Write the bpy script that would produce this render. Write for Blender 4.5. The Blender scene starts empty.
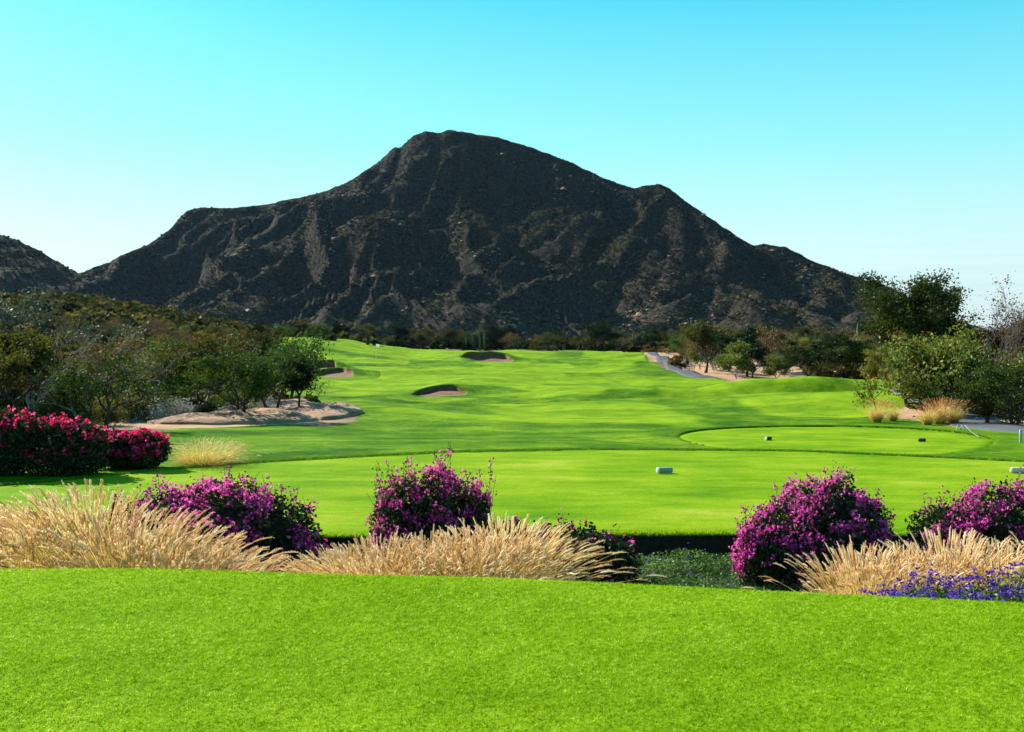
import bpy, math, random
import numpy as np
from mathutils import Vector, Matrix
D = bpy.data
sc = bpy.context.scene
COL = sc.collection
R = math.radians
TAU = math.tau

# ------------------------------------------------------------------ numbers
F = 1100.0                 # focal length in pixels of a 1024 px wide frame
EYE = 1.7
PITCH = math.atan((366 - 335) / F)
SUN_AZ = R(-48)            # left of straight ahead
SUN_EL = R(33)

# ------------------------------------------------------------------ helpers
def hash2(ix, iy, seed):
    h = (ix.astype(np.int64) * 374761393 + iy.astype(np.int64) * 668265263 + seed * 974634777) & 0xFFFFFFFF
    h = ((h ^ (h >> 13)) * 1274126177) & 0xFFFFFFFF
    return ((h ^ (h >> 16)) & 0xFFFFFF) / float(0xFFFFFF)

def vnoise(x, y, seed=0):
    x = np.asarray(x, float); y = np.asarray(y, float)
    ix = np.floor(x); iy = np.floor(y)
    fx = x - ix; fy = y - iy
    ux = fx * fx * fx * (fx * (fx * 6 - 15) + 10); uy = fy * fy * fy * (fy * (fy * 6 - 15) + 10)
    a = hash2(ix, iy, seed); b = hash2(ix + 1, iy, seed)
    c = hash2(ix, iy + 1, seed); d = hash2(ix + 1, iy + 1, seed)
    return (a + (b - a) * ux) * (1 - uy) + (c + (d - c) * ux) * uy - 0.5

def fbm(x, y, seed=0, octs=4, gain=0.5):
    t = 0; a = 1.0
    for o in range(octs):
        t = t + a * vnoise(np.asarray(x) * 2 ** o + 17.3 * o, np.asarray(y) * 2 ** o - 9.1 * o, seed + o)
        a *= gain
    return t

def sstep(a, b, x):
    t = np.clip((np.asarray(x, float) - a) / (b - a), 0, 1)
    return t * t * (3 - 2 * t)

def make_mesh(name, v, f, mats, smooth=True, attrs=None, mi=None):
    """v: N x 3, f: M x k array, or a list of such arrays"""
    me = D.meshes.new(name)
    fs = f if isinstance(f, list) else [f]
    fs = [np.asarray(a, np.int32) for a in fs if len(a)]
    v = np.asarray(v, np.float32)
    me.vertices.add(len(v)); me.vertices.foreach_set('co', v.ravel())
    loops = np.concatenate([a.ravel() for a in fs])
    tot = np.concatenate([np.full(len(a), a.shape[1], np.int32) for a in fs])
    st = np.concatenate([[0], np.cumsum(tot)[:-1]]).astype(np.int32)
    me.loops.add(len(loops)); me.loops.foreach_set('vertex_index', loops)
    me.polygons.add(len(tot)); me.polygons.foreach_set('loop_start', st)
    me.polygons.foreach_set('use_smooth', np.full(len(tot), bool(smooth)))
    for m in (mats if isinstance(mats, (list, tuple)) else [mats]):
        me.materials.append(m)
    if mi is not None:
        me.polygons.foreach_set('material_index', np.asarray(mi, np.int32))
    me.update(calc_edges=True)
    for k, (dom, arr) in (attrs or {}).items():
        a = me.attributes.new(k, 'FLOAT', dom); a.data.foreach_set('value', np.asarray(arr, np.float32))
    return me

def link(name, me, parent=None):
    o = D.objects.new(name, me); COL.objects.link(o)
    if parent is not None: o.parent = parent
    return o

def tag(o, label=None, cat=None, group=None, kind=None):
    if label: o['label'] = label
    if cat: o['category'] = cat
    if group: o['group'] = group
    if kind: o['kind'] = kind
    return o

def empty(name, loc=(0, 0, 0), rz=0):
    o = D.objects.new(name, None); COL.objects.link(o)
    o.location = loc; o.rotation_euler = (0, 0, rz); o.empty_display_size = .3
    return o

class Kind:
    """one kind of thing: its parts as meshes; every placing is an Empty with its own copies of the parts"""
    def __init__(self, name, cat, parts):
        self.name, self.cat, self.parts = name, cat, parts
    def place(self, x, y, z, rz, s, label, group=None, sz=None):
        r = empty(self.name, (x, y, z), rz)
        r.scale = (s, s, s if sz is None else sz)
        tag(r, label, self.cat, group)
        for pn, me in self.parts: link(pn, me, r)
        return r

# ------------------------------------------------------------------ materials
def new_mat(name):
    m = D.materials.new(name); m.use_nodes = True
    nt = m.node_tree; nt.nodes.clear()
    out = nt.nodes.new('ShaderNodeOutputMaterial')
    return m, nt, out
def N(nt, t, **kw):
    n = nt.nodes.new(t)
    for k, v in kw.items():
        if k.startswith('i_'):
            n.inputs[int(k[2:]) if k[2:].isdigit() else k[2:]].default_value = v
        else: setattr(n, k, v)
    return n
def L(nt, a, b): nt.links.new(a, b)
def ramp(nt, fac, stops, interp='LINEAR'):
    r = nt.nodes.new('ShaderNodeValToRGB'); r.color_ramp.interpolation = interp
    els = r.color_ramp.elements
    while len(els) < len(stops): els.new(0.5)
    for e, (p, c) in zip(els, stops):
        e.position = p; e.color = (c[0], c[1], c[2], 1)
    if fac is not None: L(nt, fac, r.inputs[0])
    return r.outputs[0]
def noise(nt, vec, scale, detail=3, rough=.55, dist=0):
    n = N(nt, 'ShaderNodeTexNoise'); n.inputs['Scale'].default_value = scale
    n.inputs['Detail'].default_value = detail; n.inputs['Roughness'].default_value = rough
    n.inputs['Distortion'].default_value = dist
    if vec is not None: L(nt, vec, n.inputs['Vector'])
    return n.outputs['Fac']
def mapping(nt, scale=(1, 1, 1), rot=(0, 0, 0), kind='Object'):
    tc = N(nt, 'ShaderNodeTexCoord'); mp = N(nt, 'ShaderNodeMapping')
    mp.inputs['Scale'].default_value = scale; mp.inputs['Rotation'].default_value = rot
    L(nt, tc.outputs[kind], mp.inputs[0]); return mp.outputs[0]
def math_(nt, op, a, b=None, c=None, clamp=False):
    n = N(nt, 'ShaderNodeMath', operation=op); n.use_clamp = clamp
    for i, v in enumerate((a, b, c)):
        if v is None: continue
        if isinstance(v, (int, float)): n.inputs[i].default_value = v
        else: L(nt, v, n.inputs[i])
    return n.outputs[0]
def mixc(nt, fac, a, b, mode='MIX'):
    n = N(nt, 'ShaderNodeMix', data_type='RGBA', blend_type=mode)
    for i, v in ((0, fac), (6, a), (7, b)):
        if isinstance(v, (int, float)): n.inputs[i].default_value = v
        elif isinstance(v, tuple): n.inputs[i].default_value = (v[0], v[1], v[2], 1)
        else: L(nt, v, n.inputs[i])
    return n.outputs[2]
def attr(nt, name):
    a = N(nt, 'ShaderNodeAttribute'); a.attribute_name = name; return a.outputs['Fac']

def leaf_mat(name, stops, trans=.4, gloss=.012, rough=.5, tcol=None, objvar=.25):
    m, nt, out = new_mat(name)
    c = ramp(nt, attr(nt, 'rnd'), stops)
    if objvar:
        oi = N(nt, 'ShaderNodeObjectInfo')
        hs = N(nt, 'ShaderNodeHueSaturation')
        v = N(nt, 'ShaderNodeMapRange'); v.inputs[3].default_value = 1 - objvar; v.inputs[4].default_value = 1 + objvar
        L(nt, oi.outputs['Random'], v.inputs[0]); L(nt, v.outputs[0], hs.inputs['Value'])
        h = N(nt, 'ShaderNodeMapRange'); h.inputs[3].default_value = .5 - .03 * objvar * 4; h.inputs[4].default_value = .5 + .03 * objvar * 4
        wn = math_(nt, 'FRACT', math_(nt, 'MULTIPLY', oi.outputs['Random'], 7.31))
        L(nt, wn, h.inputs[0]); L(nt, h.outputs[0], hs.inputs['Hue'])
        L(nt, c, hs.inputs['Color']); c = hs.outputs[0]
    d = N(nt, 'ShaderNodeBsdfDiffuse'); L(nt, c, d.inputs[0])
    t = N(nt, 'ShaderNodeBsdfTranslucent')
    if tcol: L(nt, mixc(nt, 1.0, c, tcol, 'MULTIPLY'), t.inputs[0])
    else: L(nt, c, t.inputs[0])
    mx = N(nt, 'ShaderNodeMixShader'); mx.inputs[0].default_value = trans
    L(nt, d.outputs[0], mx.inputs[1]); L(nt, t.outputs[0], mx.inputs[2])
    s = mx.outputs[0]
    if gloss:
        g = N(nt, 'ShaderNodeBsdfAnisotropic'); g.inputs['Roughness'].default_value = rough
        g.inputs[0].default_value = (.9, .95, 1, 1)
        m2 = N(nt, 'ShaderNodeMixShader'); m2.inputs[0].default_value = gloss
        L(nt, s, m2.inputs[1]); L(nt, g.outputs[0], m2.inputs[2]); s = m2.outputs[0]
    L(nt, s, out.inputs[0]); return m

def solid_mat(name, stops, scale=6, rough=.85, bump=.3, bscale=None, bdist=.02, metallic=0, mscale=(1, 1, 1), detail=5, spec=.3):
    m, nt, out = new_mat(name)
    v = mapping(nt, mscale)
    b = N(nt, 'ShaderNodeBsdfPrincipled'); b.inputs['Roughness'].default_value = rough
    b.inputs['Metallic'].default_value = metallic; b.inputs['Specular IOR Level'].default_value = spec
    L(nt, ramp(nt, noise(nt, v, scale, detail), stops), b.inputs['Base Color'])
    if bump:
        bp = N(nt, 'ShaderNodeBump'); bp.inputs['Strength'].default_value = bump; bp.inputs['Distance'].default_value = bdist
        L(nt, noise(nt, v, bscale or scale * 4, 5), bp.inputs['Height']); L(nt, bp.outputs[0], b.inputs['Normal'])
    L(nt, b.outputs[0], out.inputs[0]); return m

def turf_color(nt, v, fine=True):
    """mown grass seen from some way off; v in metres"""
    big = noise(nt, v, .09, 3, .6)
    mid = noise(nt, v, .55, 4, .6)
    t = math_(nt, 'ADD', math_(nt, 'MULTIPLY', big, .5), math_(nt, 'MULTIPLY', mid, .5))
    c = ramp(nt, t, [(.36, (.022, .070, .002)), (.46, (.048, .125, .003)), (.54, (.085, .175, .004)), (.66, (.16, .245, .010))])
    sp = noise(nt, v, 7, 4, .7)
    c = mixc(nt, .8, c, ramp(nt, sp, [(.3, (.5, .56, .5)), (.5, (1, 1, 1)), (.7, (1.4, 1.25, 1.3))]), 'MULTIPLY')
    sp2 = noise(nt, v, 1.9, 5, .75)
    c = mixc(nt, .7, c, ramp(nt, sp2, [(.32, (.55, .62, .5)), (.5, (1, 1, 1)), (.68, (1.4, 1.22, 1.4))]), 'MULTIPLY')
    straw = noise(nt, v, .5, 6, .75)
    c = mixc(nt, math_(nt, 'MULTIPLY', ramp(nt, straw, [(.60, (0, 0, 0)), (.74, (1, 1, 1))]), .45), c, (.23, .27, .035))
    return c

def ground_material():
    m, nt, out = new_mat('ground_turf_and_earth')
    v = mapping(nt)
    turf = turf_color(nt, v)
    fw = attr(nt, 'light')                       # closely mown: a lighter cut
    turf = mixc(nt, fw, turf, ramp(nt, noise(nt, v, .8, 4, .6), [(.3, (.092, .19, .003)), (.7, (.20, .30, .009))]))
    # bands left by the mower
    w = N(nt, 'ShaderNodeTexWave', wave_type='BANDS', bands_direction='Y'); w.inputs['Scale'].default_value = .055
    w.inputs['Distortion'].default_value = 3.5; w.inputs['Detail'].default_value = 2; w.inputs['Detail Scale'].default_value = .6
    L(nt, v, w.inputs[0])
    turf = mixc(nt, .5, turf, ramp(nt, w.outputs['Fac'], [(.2, (.70, .78, .7)), (.8, (1.25, 1.12, 1.3))]), 'MULTIPLY')
    earth = ramp(nt, noise(nt, v, .35, 6, .65), [(.3, (.10, .065, .04)), (.5, (.20, .135, .085)), (.7, (.34, .24, .16))])
    peb = ramp(nt, noise(nt, v, 5, 4, .7), [(.35, (.55, .55, .5)), (.6, (1.15, 1.1, 1.1))])
    earth = mixc(nt, .8, earth, peb, 'MULTIPLY')
    scrubby = ramp(nt, noise(nt, v, .22, 5, .6), [(.42, (0, 0, 0)), (.55, (1, 1, 1))])
    earth = mixc(nt, math_(nt, 'MULTIPLY', scrubby, math_(nt, 'SUBTRACT', 1.0, attr(nt, 'bare'))), earth, (.045, .055, .02))
    sand = ramp(nt, noise(nt, v, .9, 5, .6), [(.3, (.30, .175, .10)), (.7, (.46, .29, .185))])
    earth = mixc(nt, attr(nt, 'bare'), earth, sand)
    edge = math_(nt, 'ADD', attr(nt, 'turf'), math_(nt, 'MULTIPLY', math_(nt, 'SUBTRACT', noise(nt, v, 1.2, 4, .7), .5), 1.2))
    k = math_(nt, 'MULTIPLY', edge, 5.0, clamp=True)
    c = mixc(nt, k, earth, turf)
    c = mixc(nt, math_(nt, 'MULTIPLY', attr(nt, 'bed'), 12.0, clamp=True), c,
             ramp(nt, noise(nt, v, 14, 5, .7), [(.3, (.012, .009, .006)), (.7, (.075, .05, .03))]))
    b = N(nt, 'ShaderNodeBsdfPrincipled'); b.inputs['Roughness'].default_value = .9; b.inputs['Specular IOR Level'].default_value = .02
    L(nt, c, b.inputs['Base Color'])
    b1 = N(nt, 'ShaderNodeBump'); b1.inputs['Strength'].default_value = .55; b1.inputs['Distance'].default_value = .35
    L(nt, noise(nt, v, .45, 5, .6), b1.inputs['Height'])
    b2 = N(nt, 'ShaderNodeBump'); b2.inputs['Strength'].default_value = .6; b2.inputs['Distance'].default_value = .02
    L(nt, noise(nt, v, 22, 3, .7), b2.inputs['Height']); L(nt, b1.outputs[0], b2.inputs['Normal'])
    L(nt, b2.outputs[0], b.inputs['Normal'])
    L(nt, b.outputs[0], out.inputs[0]); return m

def tee_material(name, seed):
    m, nt, out = new_mat(name)
    v = mapping(nt)
    a = noise(nt, v, .35 + seed * .07, 4, .6)
    vs = mapping(nt, (.55, 1.5, 1), (0, 0, R(6)))
    s = noise(nt, vs, .9, 5, .65)
    t = math_(nt, 'ADD', math_(nt, 'MULTIPLY', a, .45), math_(nt, 'MULTIPLY', s, .55))
    c = ramp(nt, t, [(.34, (.070, .165, .002)), (.46, (.120, .225, .003)), (.56, (.18, .27, .007)), (.68, (.28, .30, .035))])
    fine = noise(nt, v, 30, 3, .75)
    c = mixc(nt, .6, c, ramp(nt, fine, [(.3, (.6, .66, .5)), (.5, (1, 1, 1)), (.7, (1.35, 1.25, 1.3))]), 'MULTIPLY')
    b = N(nt, 'ShaderNodeBsdfPrincipled'); b.inputs['Roughness'].default_value = .9; b.inputs['Specular IOR Level'].default_value = .02
    L(nt, c, b.inputs['Base Color'])
    b1 = N(nt, 'ShaderNodeBump'); b1.inputs['Strength'].default_value = .5; b1.inputs['Distance'].default_value = .04
    L(nt, noise(nt, v, 3.5, 5, .65), b1.inputs['Height'])
    b2 = N(nt, 'ShaderNodeBump'); b2.inputs['Strength'].default_value = .6; b2.inputs['Distance'].default_value = .012
    L(nt, fine, b2.inputs['Height']); L(nt, b1.outputs[0], b2.inputs['Normal'])
    L(nt, b2.outputs[0], b.inputs['Normal'])
    L(nt, b.outputs[0], out.inputs[0]); return m

def mountain_material():
    m, nt, out = new_mat('mountain_rock_and_scrub')
    v = mapping(nt)
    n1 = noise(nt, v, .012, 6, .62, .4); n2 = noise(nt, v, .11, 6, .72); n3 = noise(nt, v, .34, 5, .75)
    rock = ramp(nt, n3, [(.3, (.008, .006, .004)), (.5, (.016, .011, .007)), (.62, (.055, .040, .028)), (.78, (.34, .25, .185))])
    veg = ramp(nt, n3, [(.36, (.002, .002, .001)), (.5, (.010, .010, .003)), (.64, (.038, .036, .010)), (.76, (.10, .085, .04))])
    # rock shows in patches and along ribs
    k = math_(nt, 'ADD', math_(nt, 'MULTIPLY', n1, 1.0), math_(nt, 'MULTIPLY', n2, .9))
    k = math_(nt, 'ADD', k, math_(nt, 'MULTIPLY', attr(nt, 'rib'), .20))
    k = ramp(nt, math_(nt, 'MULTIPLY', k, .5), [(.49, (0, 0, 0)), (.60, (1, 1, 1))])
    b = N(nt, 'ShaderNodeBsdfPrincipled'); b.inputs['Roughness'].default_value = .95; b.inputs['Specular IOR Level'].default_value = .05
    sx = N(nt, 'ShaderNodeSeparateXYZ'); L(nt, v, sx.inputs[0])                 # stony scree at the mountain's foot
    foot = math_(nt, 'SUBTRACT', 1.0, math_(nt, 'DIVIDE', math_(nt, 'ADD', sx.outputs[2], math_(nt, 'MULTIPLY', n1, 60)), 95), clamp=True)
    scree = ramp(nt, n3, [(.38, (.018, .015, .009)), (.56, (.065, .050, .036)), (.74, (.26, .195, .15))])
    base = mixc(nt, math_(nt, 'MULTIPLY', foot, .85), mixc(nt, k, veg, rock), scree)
    L(nt, base, b.inputs['Base Color'])
    b1 = N(nt, 'ShaderNodeBump'); b1.inputs['Strength'].default_value = 1; b1.inputs['Distance'].default_value = 7
    L(nt, noise(nt, v, .07, 6, .7), b1.inputs['Height'])
    L(nt, b1.outputs[0], b.inputs['Normal'])
    L(nt, b.outputs[0], out.inputs[0]); return m

M = {}
M['ground'] = ground_material()
M['tee'] = tee_material('close_mown_turf', 0)
M['tee_far'] = tee_material('close_mown_turf_pale', 3)
M['mountain'] = mountain_material()
M['sand'] = solid_mat('bunker_sand', [(.3, (.10, .040, .018)), (.7, (.19, .088, .042))], 1.5, .95, .5, 9, .04)
M['rock'] = solid_mat('pale_brown_rock', [(.3, (.14, .065, .034)), (.5, (.24, .13, .07)), (.7, (.36, .21, .125))], 1.1, .9, .9, 2.5, .12)
M['asphalt'] = solid_mat('cart_path_surface', [(.25, (.055, .058, .062)), (.75, (.12, .125, .135))], .8, .9, .3, 40, .005, spec=.05)
M['bark_dark'] = solid_mat('dark_bark', [(.3, (.018, .014, .011)), (.7, (.07, .055, .042))], 9, .9, .8, 20, .02, mscale=(1, 1, .3))
M['bark_pale'] = solid_mat('pale_bark', [(.3, (.20, .17, .14)), (.7, (.48, .44, .39))], 7, .85, .5, 20, .02, mscale=(1, 1, .4))
M['twig'] = solid_mat('bleached_twigs', [(.3, (.10, .09, .08)), (.7, (.26, .24, .21))], 7, .85, 0)
M['stone_marker'] = solid_mat('weathered_stone_marker', [(.3, (.12, .20, .16)), (.7, (.25, .36, .30))], 18, .55, .3)
M['cream'] = solid_mat('cream_painted_marker', [(.3, (.45, .44, .30)), (.7, (.60, .58, .42))], 14, .5, .2)
M['dark_marker'] = solid_mat('dark_violet_marker', [(.3, (.025, .012, .03)), (.7, (.07, .04, .08))], 14, .45, .2)
M['white'] = solid_mat('white_paint', [(.3, (.74, .74, .72)), (.7, (.82, .82, .80))], 8, .5, 0)
M['grey_metal'] = solid_mat('weathered_grey_post', [(.3, (.22, .24, .25)), (.7, (.36, .38, .39))], 12, .6, .2)
M['soil_shaded'] = solid_mat('shaded_soil', [(.3, (.012, .009, .006)), (.7, (.05, .035, .022))], 14, .95, .6, 40, .02)
M['rope'] = solid_mat('pale_rope', [(.3, (.38, .36, .30)), (.7, (.55, .52, .44))], 30, .9, .4)
M['cactus'] = solid_mat('cactus_skin', [(.3, (.028, .045, .018)), (.7, (.075, .10, .045))], 4, .7, .4, mscale=(1, 1, .2))
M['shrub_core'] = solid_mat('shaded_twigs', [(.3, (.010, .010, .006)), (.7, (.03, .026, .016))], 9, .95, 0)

M['leaf_olive'] = leaf_mat('olive_leaves', [(0, (.016, .018, .003)), (.5, (.062, .060, .006)), (1, (.19, .155, .020))])
M['leaf_dark'] = leaf_mat('dark_green_leaves', [(0, (.007, .012, .003)), (.6, (.022, .034, .006)), (1, (.06, .08, .014))], trans=.3)
M['leaf_mid'] = leaf_mat('mid_green_leaves', [(0, (.012, .026, .003)), (.5, (.042, .074, .006)), (1, (.14, .17, .016))])
M['leaf_lime'] = leaf_mat('yellow_green_leaves', [(0, (.035, .050, .006)), (.5, (.115, .135, .012)), (1, (.30, .28, .04))], trans=.45, gloss=.015)
M['leaf_brown'] = leaf_mat('brown_dry_leaves', [(0, (.028, .016, .006)), (.5, (.11, .055, .012)), (.9, (.22, .11, .02)), (1, (.42, .12, .015))])
M['leaf_silver'] = leaf_mat('silvery_leaves', [(0, (.020, .024, .010)), (.6, (.065, .072, .035)), (1, (.36, .36, .25))], trans=.3, gloss=.03)
M['leaf_grey'] = leaf_mat('grey_white_leaves', [(0, (.12, .13, .10)), (1, (.46, .46, .40))], trans=.3)
M['boug_leaf'] = leaf_mat('bougainvillea_leaves', [(0, (.008, .015, .004)), (.6, (.032, .052, .012)), (1, (.16, .20, .08))], trans=.25, gloss=.012, objvar=.05)
M['magenta'] = leaf_mat('magenta_bracts', [(0, (.36, .014, .17)), (.5, (.78, .06, .38)), (1, (.96, .28, .62))], trans=.45, gloss=0, objvar=.08)
M['pinkred'] = leaf_mat('crimson_bracts', [(0, (.38, .006, .05)), (.5, (.80, .02, .14)), (1, (.95, .14, .38))], trans=.45, gloss=0, objvar=.04)
M['violet'] = leaf_mat('violet_florets', [(0, (.04, .012, .15)), (.6, (.10, .04, .36)), (1, (.26, .15, .60))], trans=.35, gloss=0, objvar=.05)
M['plume'] = leaf_mat('straw_plumes', [(0, (.58, .35, .13)), (.45, (.88, .63, .32)), (1, (.98, .88, .66))], trans=.55, gloss=.02, objvar=.06)
M['plume_rust'] = leaf_mat('rusty_plumes', [(0, (.45, .15, .03)), (.5, (.72, .33, .10)), (1, (.85, .52, .25))], trans=.5, gloss=.02, objvar=.06)
M['straw'] = leaf_mat('straw_blades', [(0, (.18, .20, .03)), (.3, (.56, .40, .07)), (.65, (.86, .60, .18)), (1, (.94, .74, .38))], trans=.4, gloss=.03, objvar=.06)
M['blade'] = leaf_mat('green_grass_blades', [(0, (.075, .15, .001)), (.4, (.22, .40, .002)), (.8, (.37, .54, .012)), (1, (.62, .70, .12))], trans=.45, gloss=0, objvar=0)
M['blade_rough'] = leaf_mat('rough_grass_blades', [(0, (.04, .11, .003)), (.6, (.11, .25, .006)), (1, (.19, .33, .015))], trans=.35, gloss=.02, objvar=0)
M['cover'] = leaf_mat('ground_cover_leaves', [(0, (.022, .050, .008)), (.5, (.075, .15, .025)), (.85, (.16, .26, .06)), (1, (.34, .42, .18))], trans=.3, gloss=.01, objvar=0)
M['scrub'] = leaf_mat('hillside_scrub', [(0, (.003, .004, .001)), (.45, (.012, .016, .004)), (.8, (.050, .056, .012)), (.93, (.08, .055, .014)), (1, (.20, .17, .11))], trans=.2, gloss=0, objvar=0)

# ------------------------------------------------------------------ the lie of the land
def poly_curve(px, py, k):
    g = np.linspace(px[0], px[-1], 1200); h = np.interp(g, px, py)
    w = np.hanning(k); w /= w.sum()
    hp = np.pad(h, k, mode='edge'); return g, np.convolve(hp, w, 'same')[k:-k]
LX, LY = poly_curve([-16, -9, -3.8, -2.5, -1.5, .2, 1.6, 3.3, 8, 14], [8.0, 8.05, 8.13, 8.15, 7.98, 7.78, 7.48, 7.1, 6.0, 5.0], 61)
def lawn_edge(x): return np.interp(x, LX, LY)                 # far rim of the lawn we stand on
BX, BY = poly_curve([-16, -12, -8.5, -5.2, -1.3, 1.9, 6.2, 10.1, 14, 17], [15.0, 16.0, 18.2, 21.6, 23.5, 24.1, 23.7, 21.8, 18, 15], 81)
def tee_back(x): return np.interp(x, BX, BY)
def tee_front(x): return 13.95 + .12 * np.sin(np.asarray(x) * .35 + .6)
TEE_Z = -.82
BED_Z = -1.12
T2 = (9.2, 31.3, 4.3, 4.4); T2_Z = -1.27                      # second tee: centre, radii
GX, GZ = poly_curve([0, 24, 30, 48, 73, 101, 145, 170, 200, 240, 300, 450, 700, 1500, 6000],
                    [-.78, -.78, -1.22, -2.0, -2.6, -2.9, -2.9, -2.7, -2.3, -2.25, -2.6, -2.0, 0, 4, 4], 3)
gl = np.linspace(0, 400, 1601); gz = np.interp(gl, GX, GZ); wk = np.hanning(61); wk /= wk.sum()
gz = np.convolve(np.pad(gz, 61, mode='edge'), wk, 'same')[61:-61]
gl = np.concatenate([gl, GX[GX > 401]]); gz = np.concatenate([gz, GZ[GX > 401]])
BUMPS = [  # x, y, height, sx, sy, rot
    (-40, 200, 3.5, 13, 20, 0), (25, 89, 1.15, 6.0, 2.0, .10), (25, 84.5, -.65, 6.0, 2.2, .10), (14, 82, .6, 7, 1.8, -.08), (14, 78, -.35, 7, 2.0, -.08), (2, 69, -.25, 9, 2.0, .06), (-9, 60, -.3, 6, 2.0, .3), (-3, 118, .6, 10, 3.0, .05), (12, 150, .7, 10, 4, -.05), (1, 73, .35, 9, 2.2, .06), (10, 105, .45, 8, 2.6, -.05), (-9, 64, .4, 6, 2.2, .3), (5.5, 205, .95, 6.5, 9, 0),
    (-5, 198, 1.1, 6, 7, 0), (-17, 213, .7, 8, 8, 0), (15, 185, .6, 9, 10, 0), (-6, 104, .35, 9, 6, .2), (7, 130, .4, 12, 6, -.2), (-2, 60, .35, 12, 4, .25),
    (-8, 50, .30, 6, 4, .4), (-21, 136, .9, 9, 7, 0), (-17, 117, .55, 8, 4, 0), (-132, 320, 10.5, 42, 52, 0), (-230, 300, 4, 50, 80, 0), (-60, 290, 1.5, 34, 30, 0),
    (18, 58, .45, 10, 5, .1), (3, 44, .22, 9, 3, -.1), (31, 62, 1.0, 10, 10, 0)]
BUNKERS = [  # x, y, rx, ry, depth, lip, flat outline wobble seed
    (-5.8, 86.5, 1.85, 2.0, .42, .36, 1), (-4.0, 183.0, 4.0, 4.0, .6, .9, 2), (-23.6, 131, 2.6, 4.2, .5, .95, 3), (-18.2, 113.0, 1.9, 2.6, .35, .4, 4),
    (-31.5, 150, 3.2, 4.0, .35, .4, 5)]
def H0(x, y):
    x = np.asarray(x, float); y = np.asarray(y, float)
    z = np.interp(y, gl, gz)
    ramp_ = sstep(28, 60, y)
    z = z + ramp_ * (.62 * fbm(x / 17, y / 24, 5, 3) + .42 * fbm(x / 4.5, y / 6, 9, 2))
    # wooded side on the left climbs slowly away from the fairway
    e = -(x + 11 + y * .16)
    z = z + sstep(0, 70, e) * 3.2 * sstep(30, 110, y) + sstep(2, 14, e) * .35 * fbm(x / 6, y / 6, 21, 3)
    e2 = x - (16 + y * .22)
    z = z + sstep(0, 60, e2) * 1.2 * sstep(40, 120, y)
    for bx, by, h, sx, sy, rt in BUMPS:
        dx = x - bx; dy = y - by
        u = dx * math.cos(rt) + dy * math.sin(rt); w = -dx * math.sin(rt) + dy * math.cos(rt)
        z = z + h * np.exp(-.5 * ((u / sx) ** 2 + (w / sy) ** 2))
    return z
def t2_r(x, y):
    a = np.arctan2((y - T2[1]) / T2[3], (x - T2[0]) / T2[2])
    return np.hypot((x - T2[0]) / T2[2], (y - T2[1]) / T2[3]) / (1 + .05 * np.sin(2 * a + .5) + .03 * np.sin(3 * a))
def H(x, y, carve=False):
    x = np.asarray(x, float); y = np.asarray(y, float)
    z = H0(x, y)
    # second tee: ground drawn level with it, a hand's breadth proud of the cut turf
    r = t2_r(x, y)
    rim = .012 + .035 * sstep(-.1, .5, (y - T2[1]) / T2[3])
    z = z + (T2_Z + rim - z) * (1 - sstep(1.0, 1.75, r))
    if carve: z = np.where(r < 1.0, T2_Z - .12 * sstep(1.0, .97, r) + .045 * (1 - sstep(1.0, .985, r)), z)
    # bunkers
    for bx, by, rx, ry, dep, lip, sd in BUNKERS:
        q = np.hypot((x - bx) / (rx + 3), (y - by) / (ry + 3))
        if carve: z = z - 1.2 * (1 - sstep(.84, .93, q))
    # camera lawn, bed, tee
    ye = lawn_edge(x); u = y - ye
    lawn = .012 * fbm(x / 1.7, y / 1.7, 31, 3) - .02 * sstep(-2.5, 0, u) - .93 * sstep(-.15, 1.25, u)
    bed = BED_Z + .03 * fbm(x * 1.3, y * 1.3, 33, 2)
    yb = tee_back(x); yf = tee_front(x)
    w = y - yb
    inner = np.where(y < yf + 1.0, bed, TEE_Z - .12 + .165 * sstep(-.16, .0, w)) if carve else np.where(y < yf, bed, TEE_Z)
    near = np.where(u < 1.25, lawn, inner)
    inside = (w < 0) & (np.abs(x) < 17)
    side = sstep(15.5, 17, np.abs(x))
    z = np.where(y < 26, np.where(inside, near * (1 - side) + z * side, z), z)
    z = np.where((y < 16) & (np.abs(x) < 17) & ~inside & (y < 14), near, z)
    z = np.where((np.abs(x) >= 17) & (y < 12), np.where(u < 1.25, lawn, z), z)
    return z

def ray(px, py):
    cx = (px - 512) / F; cy = -(py - 366) / F
    c, s = math.cos(PITCH), math.sin(PITCH)
    return np.array([cx, c + cy * s, -s + cy * c])
def G(px, py, dmin=9.5, dmax=420):
    """the point of the land that is seen in this direction from the lawn"""
    d = ray(px, py); t = np.concatenate([np.arange(dmin, 60, .05), np.arange(60, dmax, .25)])
    X, Y, Z = d[0] * t, d[1] * t, EYE + d[2] * t
    k = np.nonzero(Z <= H(X, Y))[0]
    i = k[0] if len(k) else len(t) - 1
    return float(X[i]), float(Y[i])
def at(px, d):
    """ground point at a distance d ahead, in the direction of a picture column"""
    return (px - 512) / F * d, d
def zof(x, y): return float(H(x, y))

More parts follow.
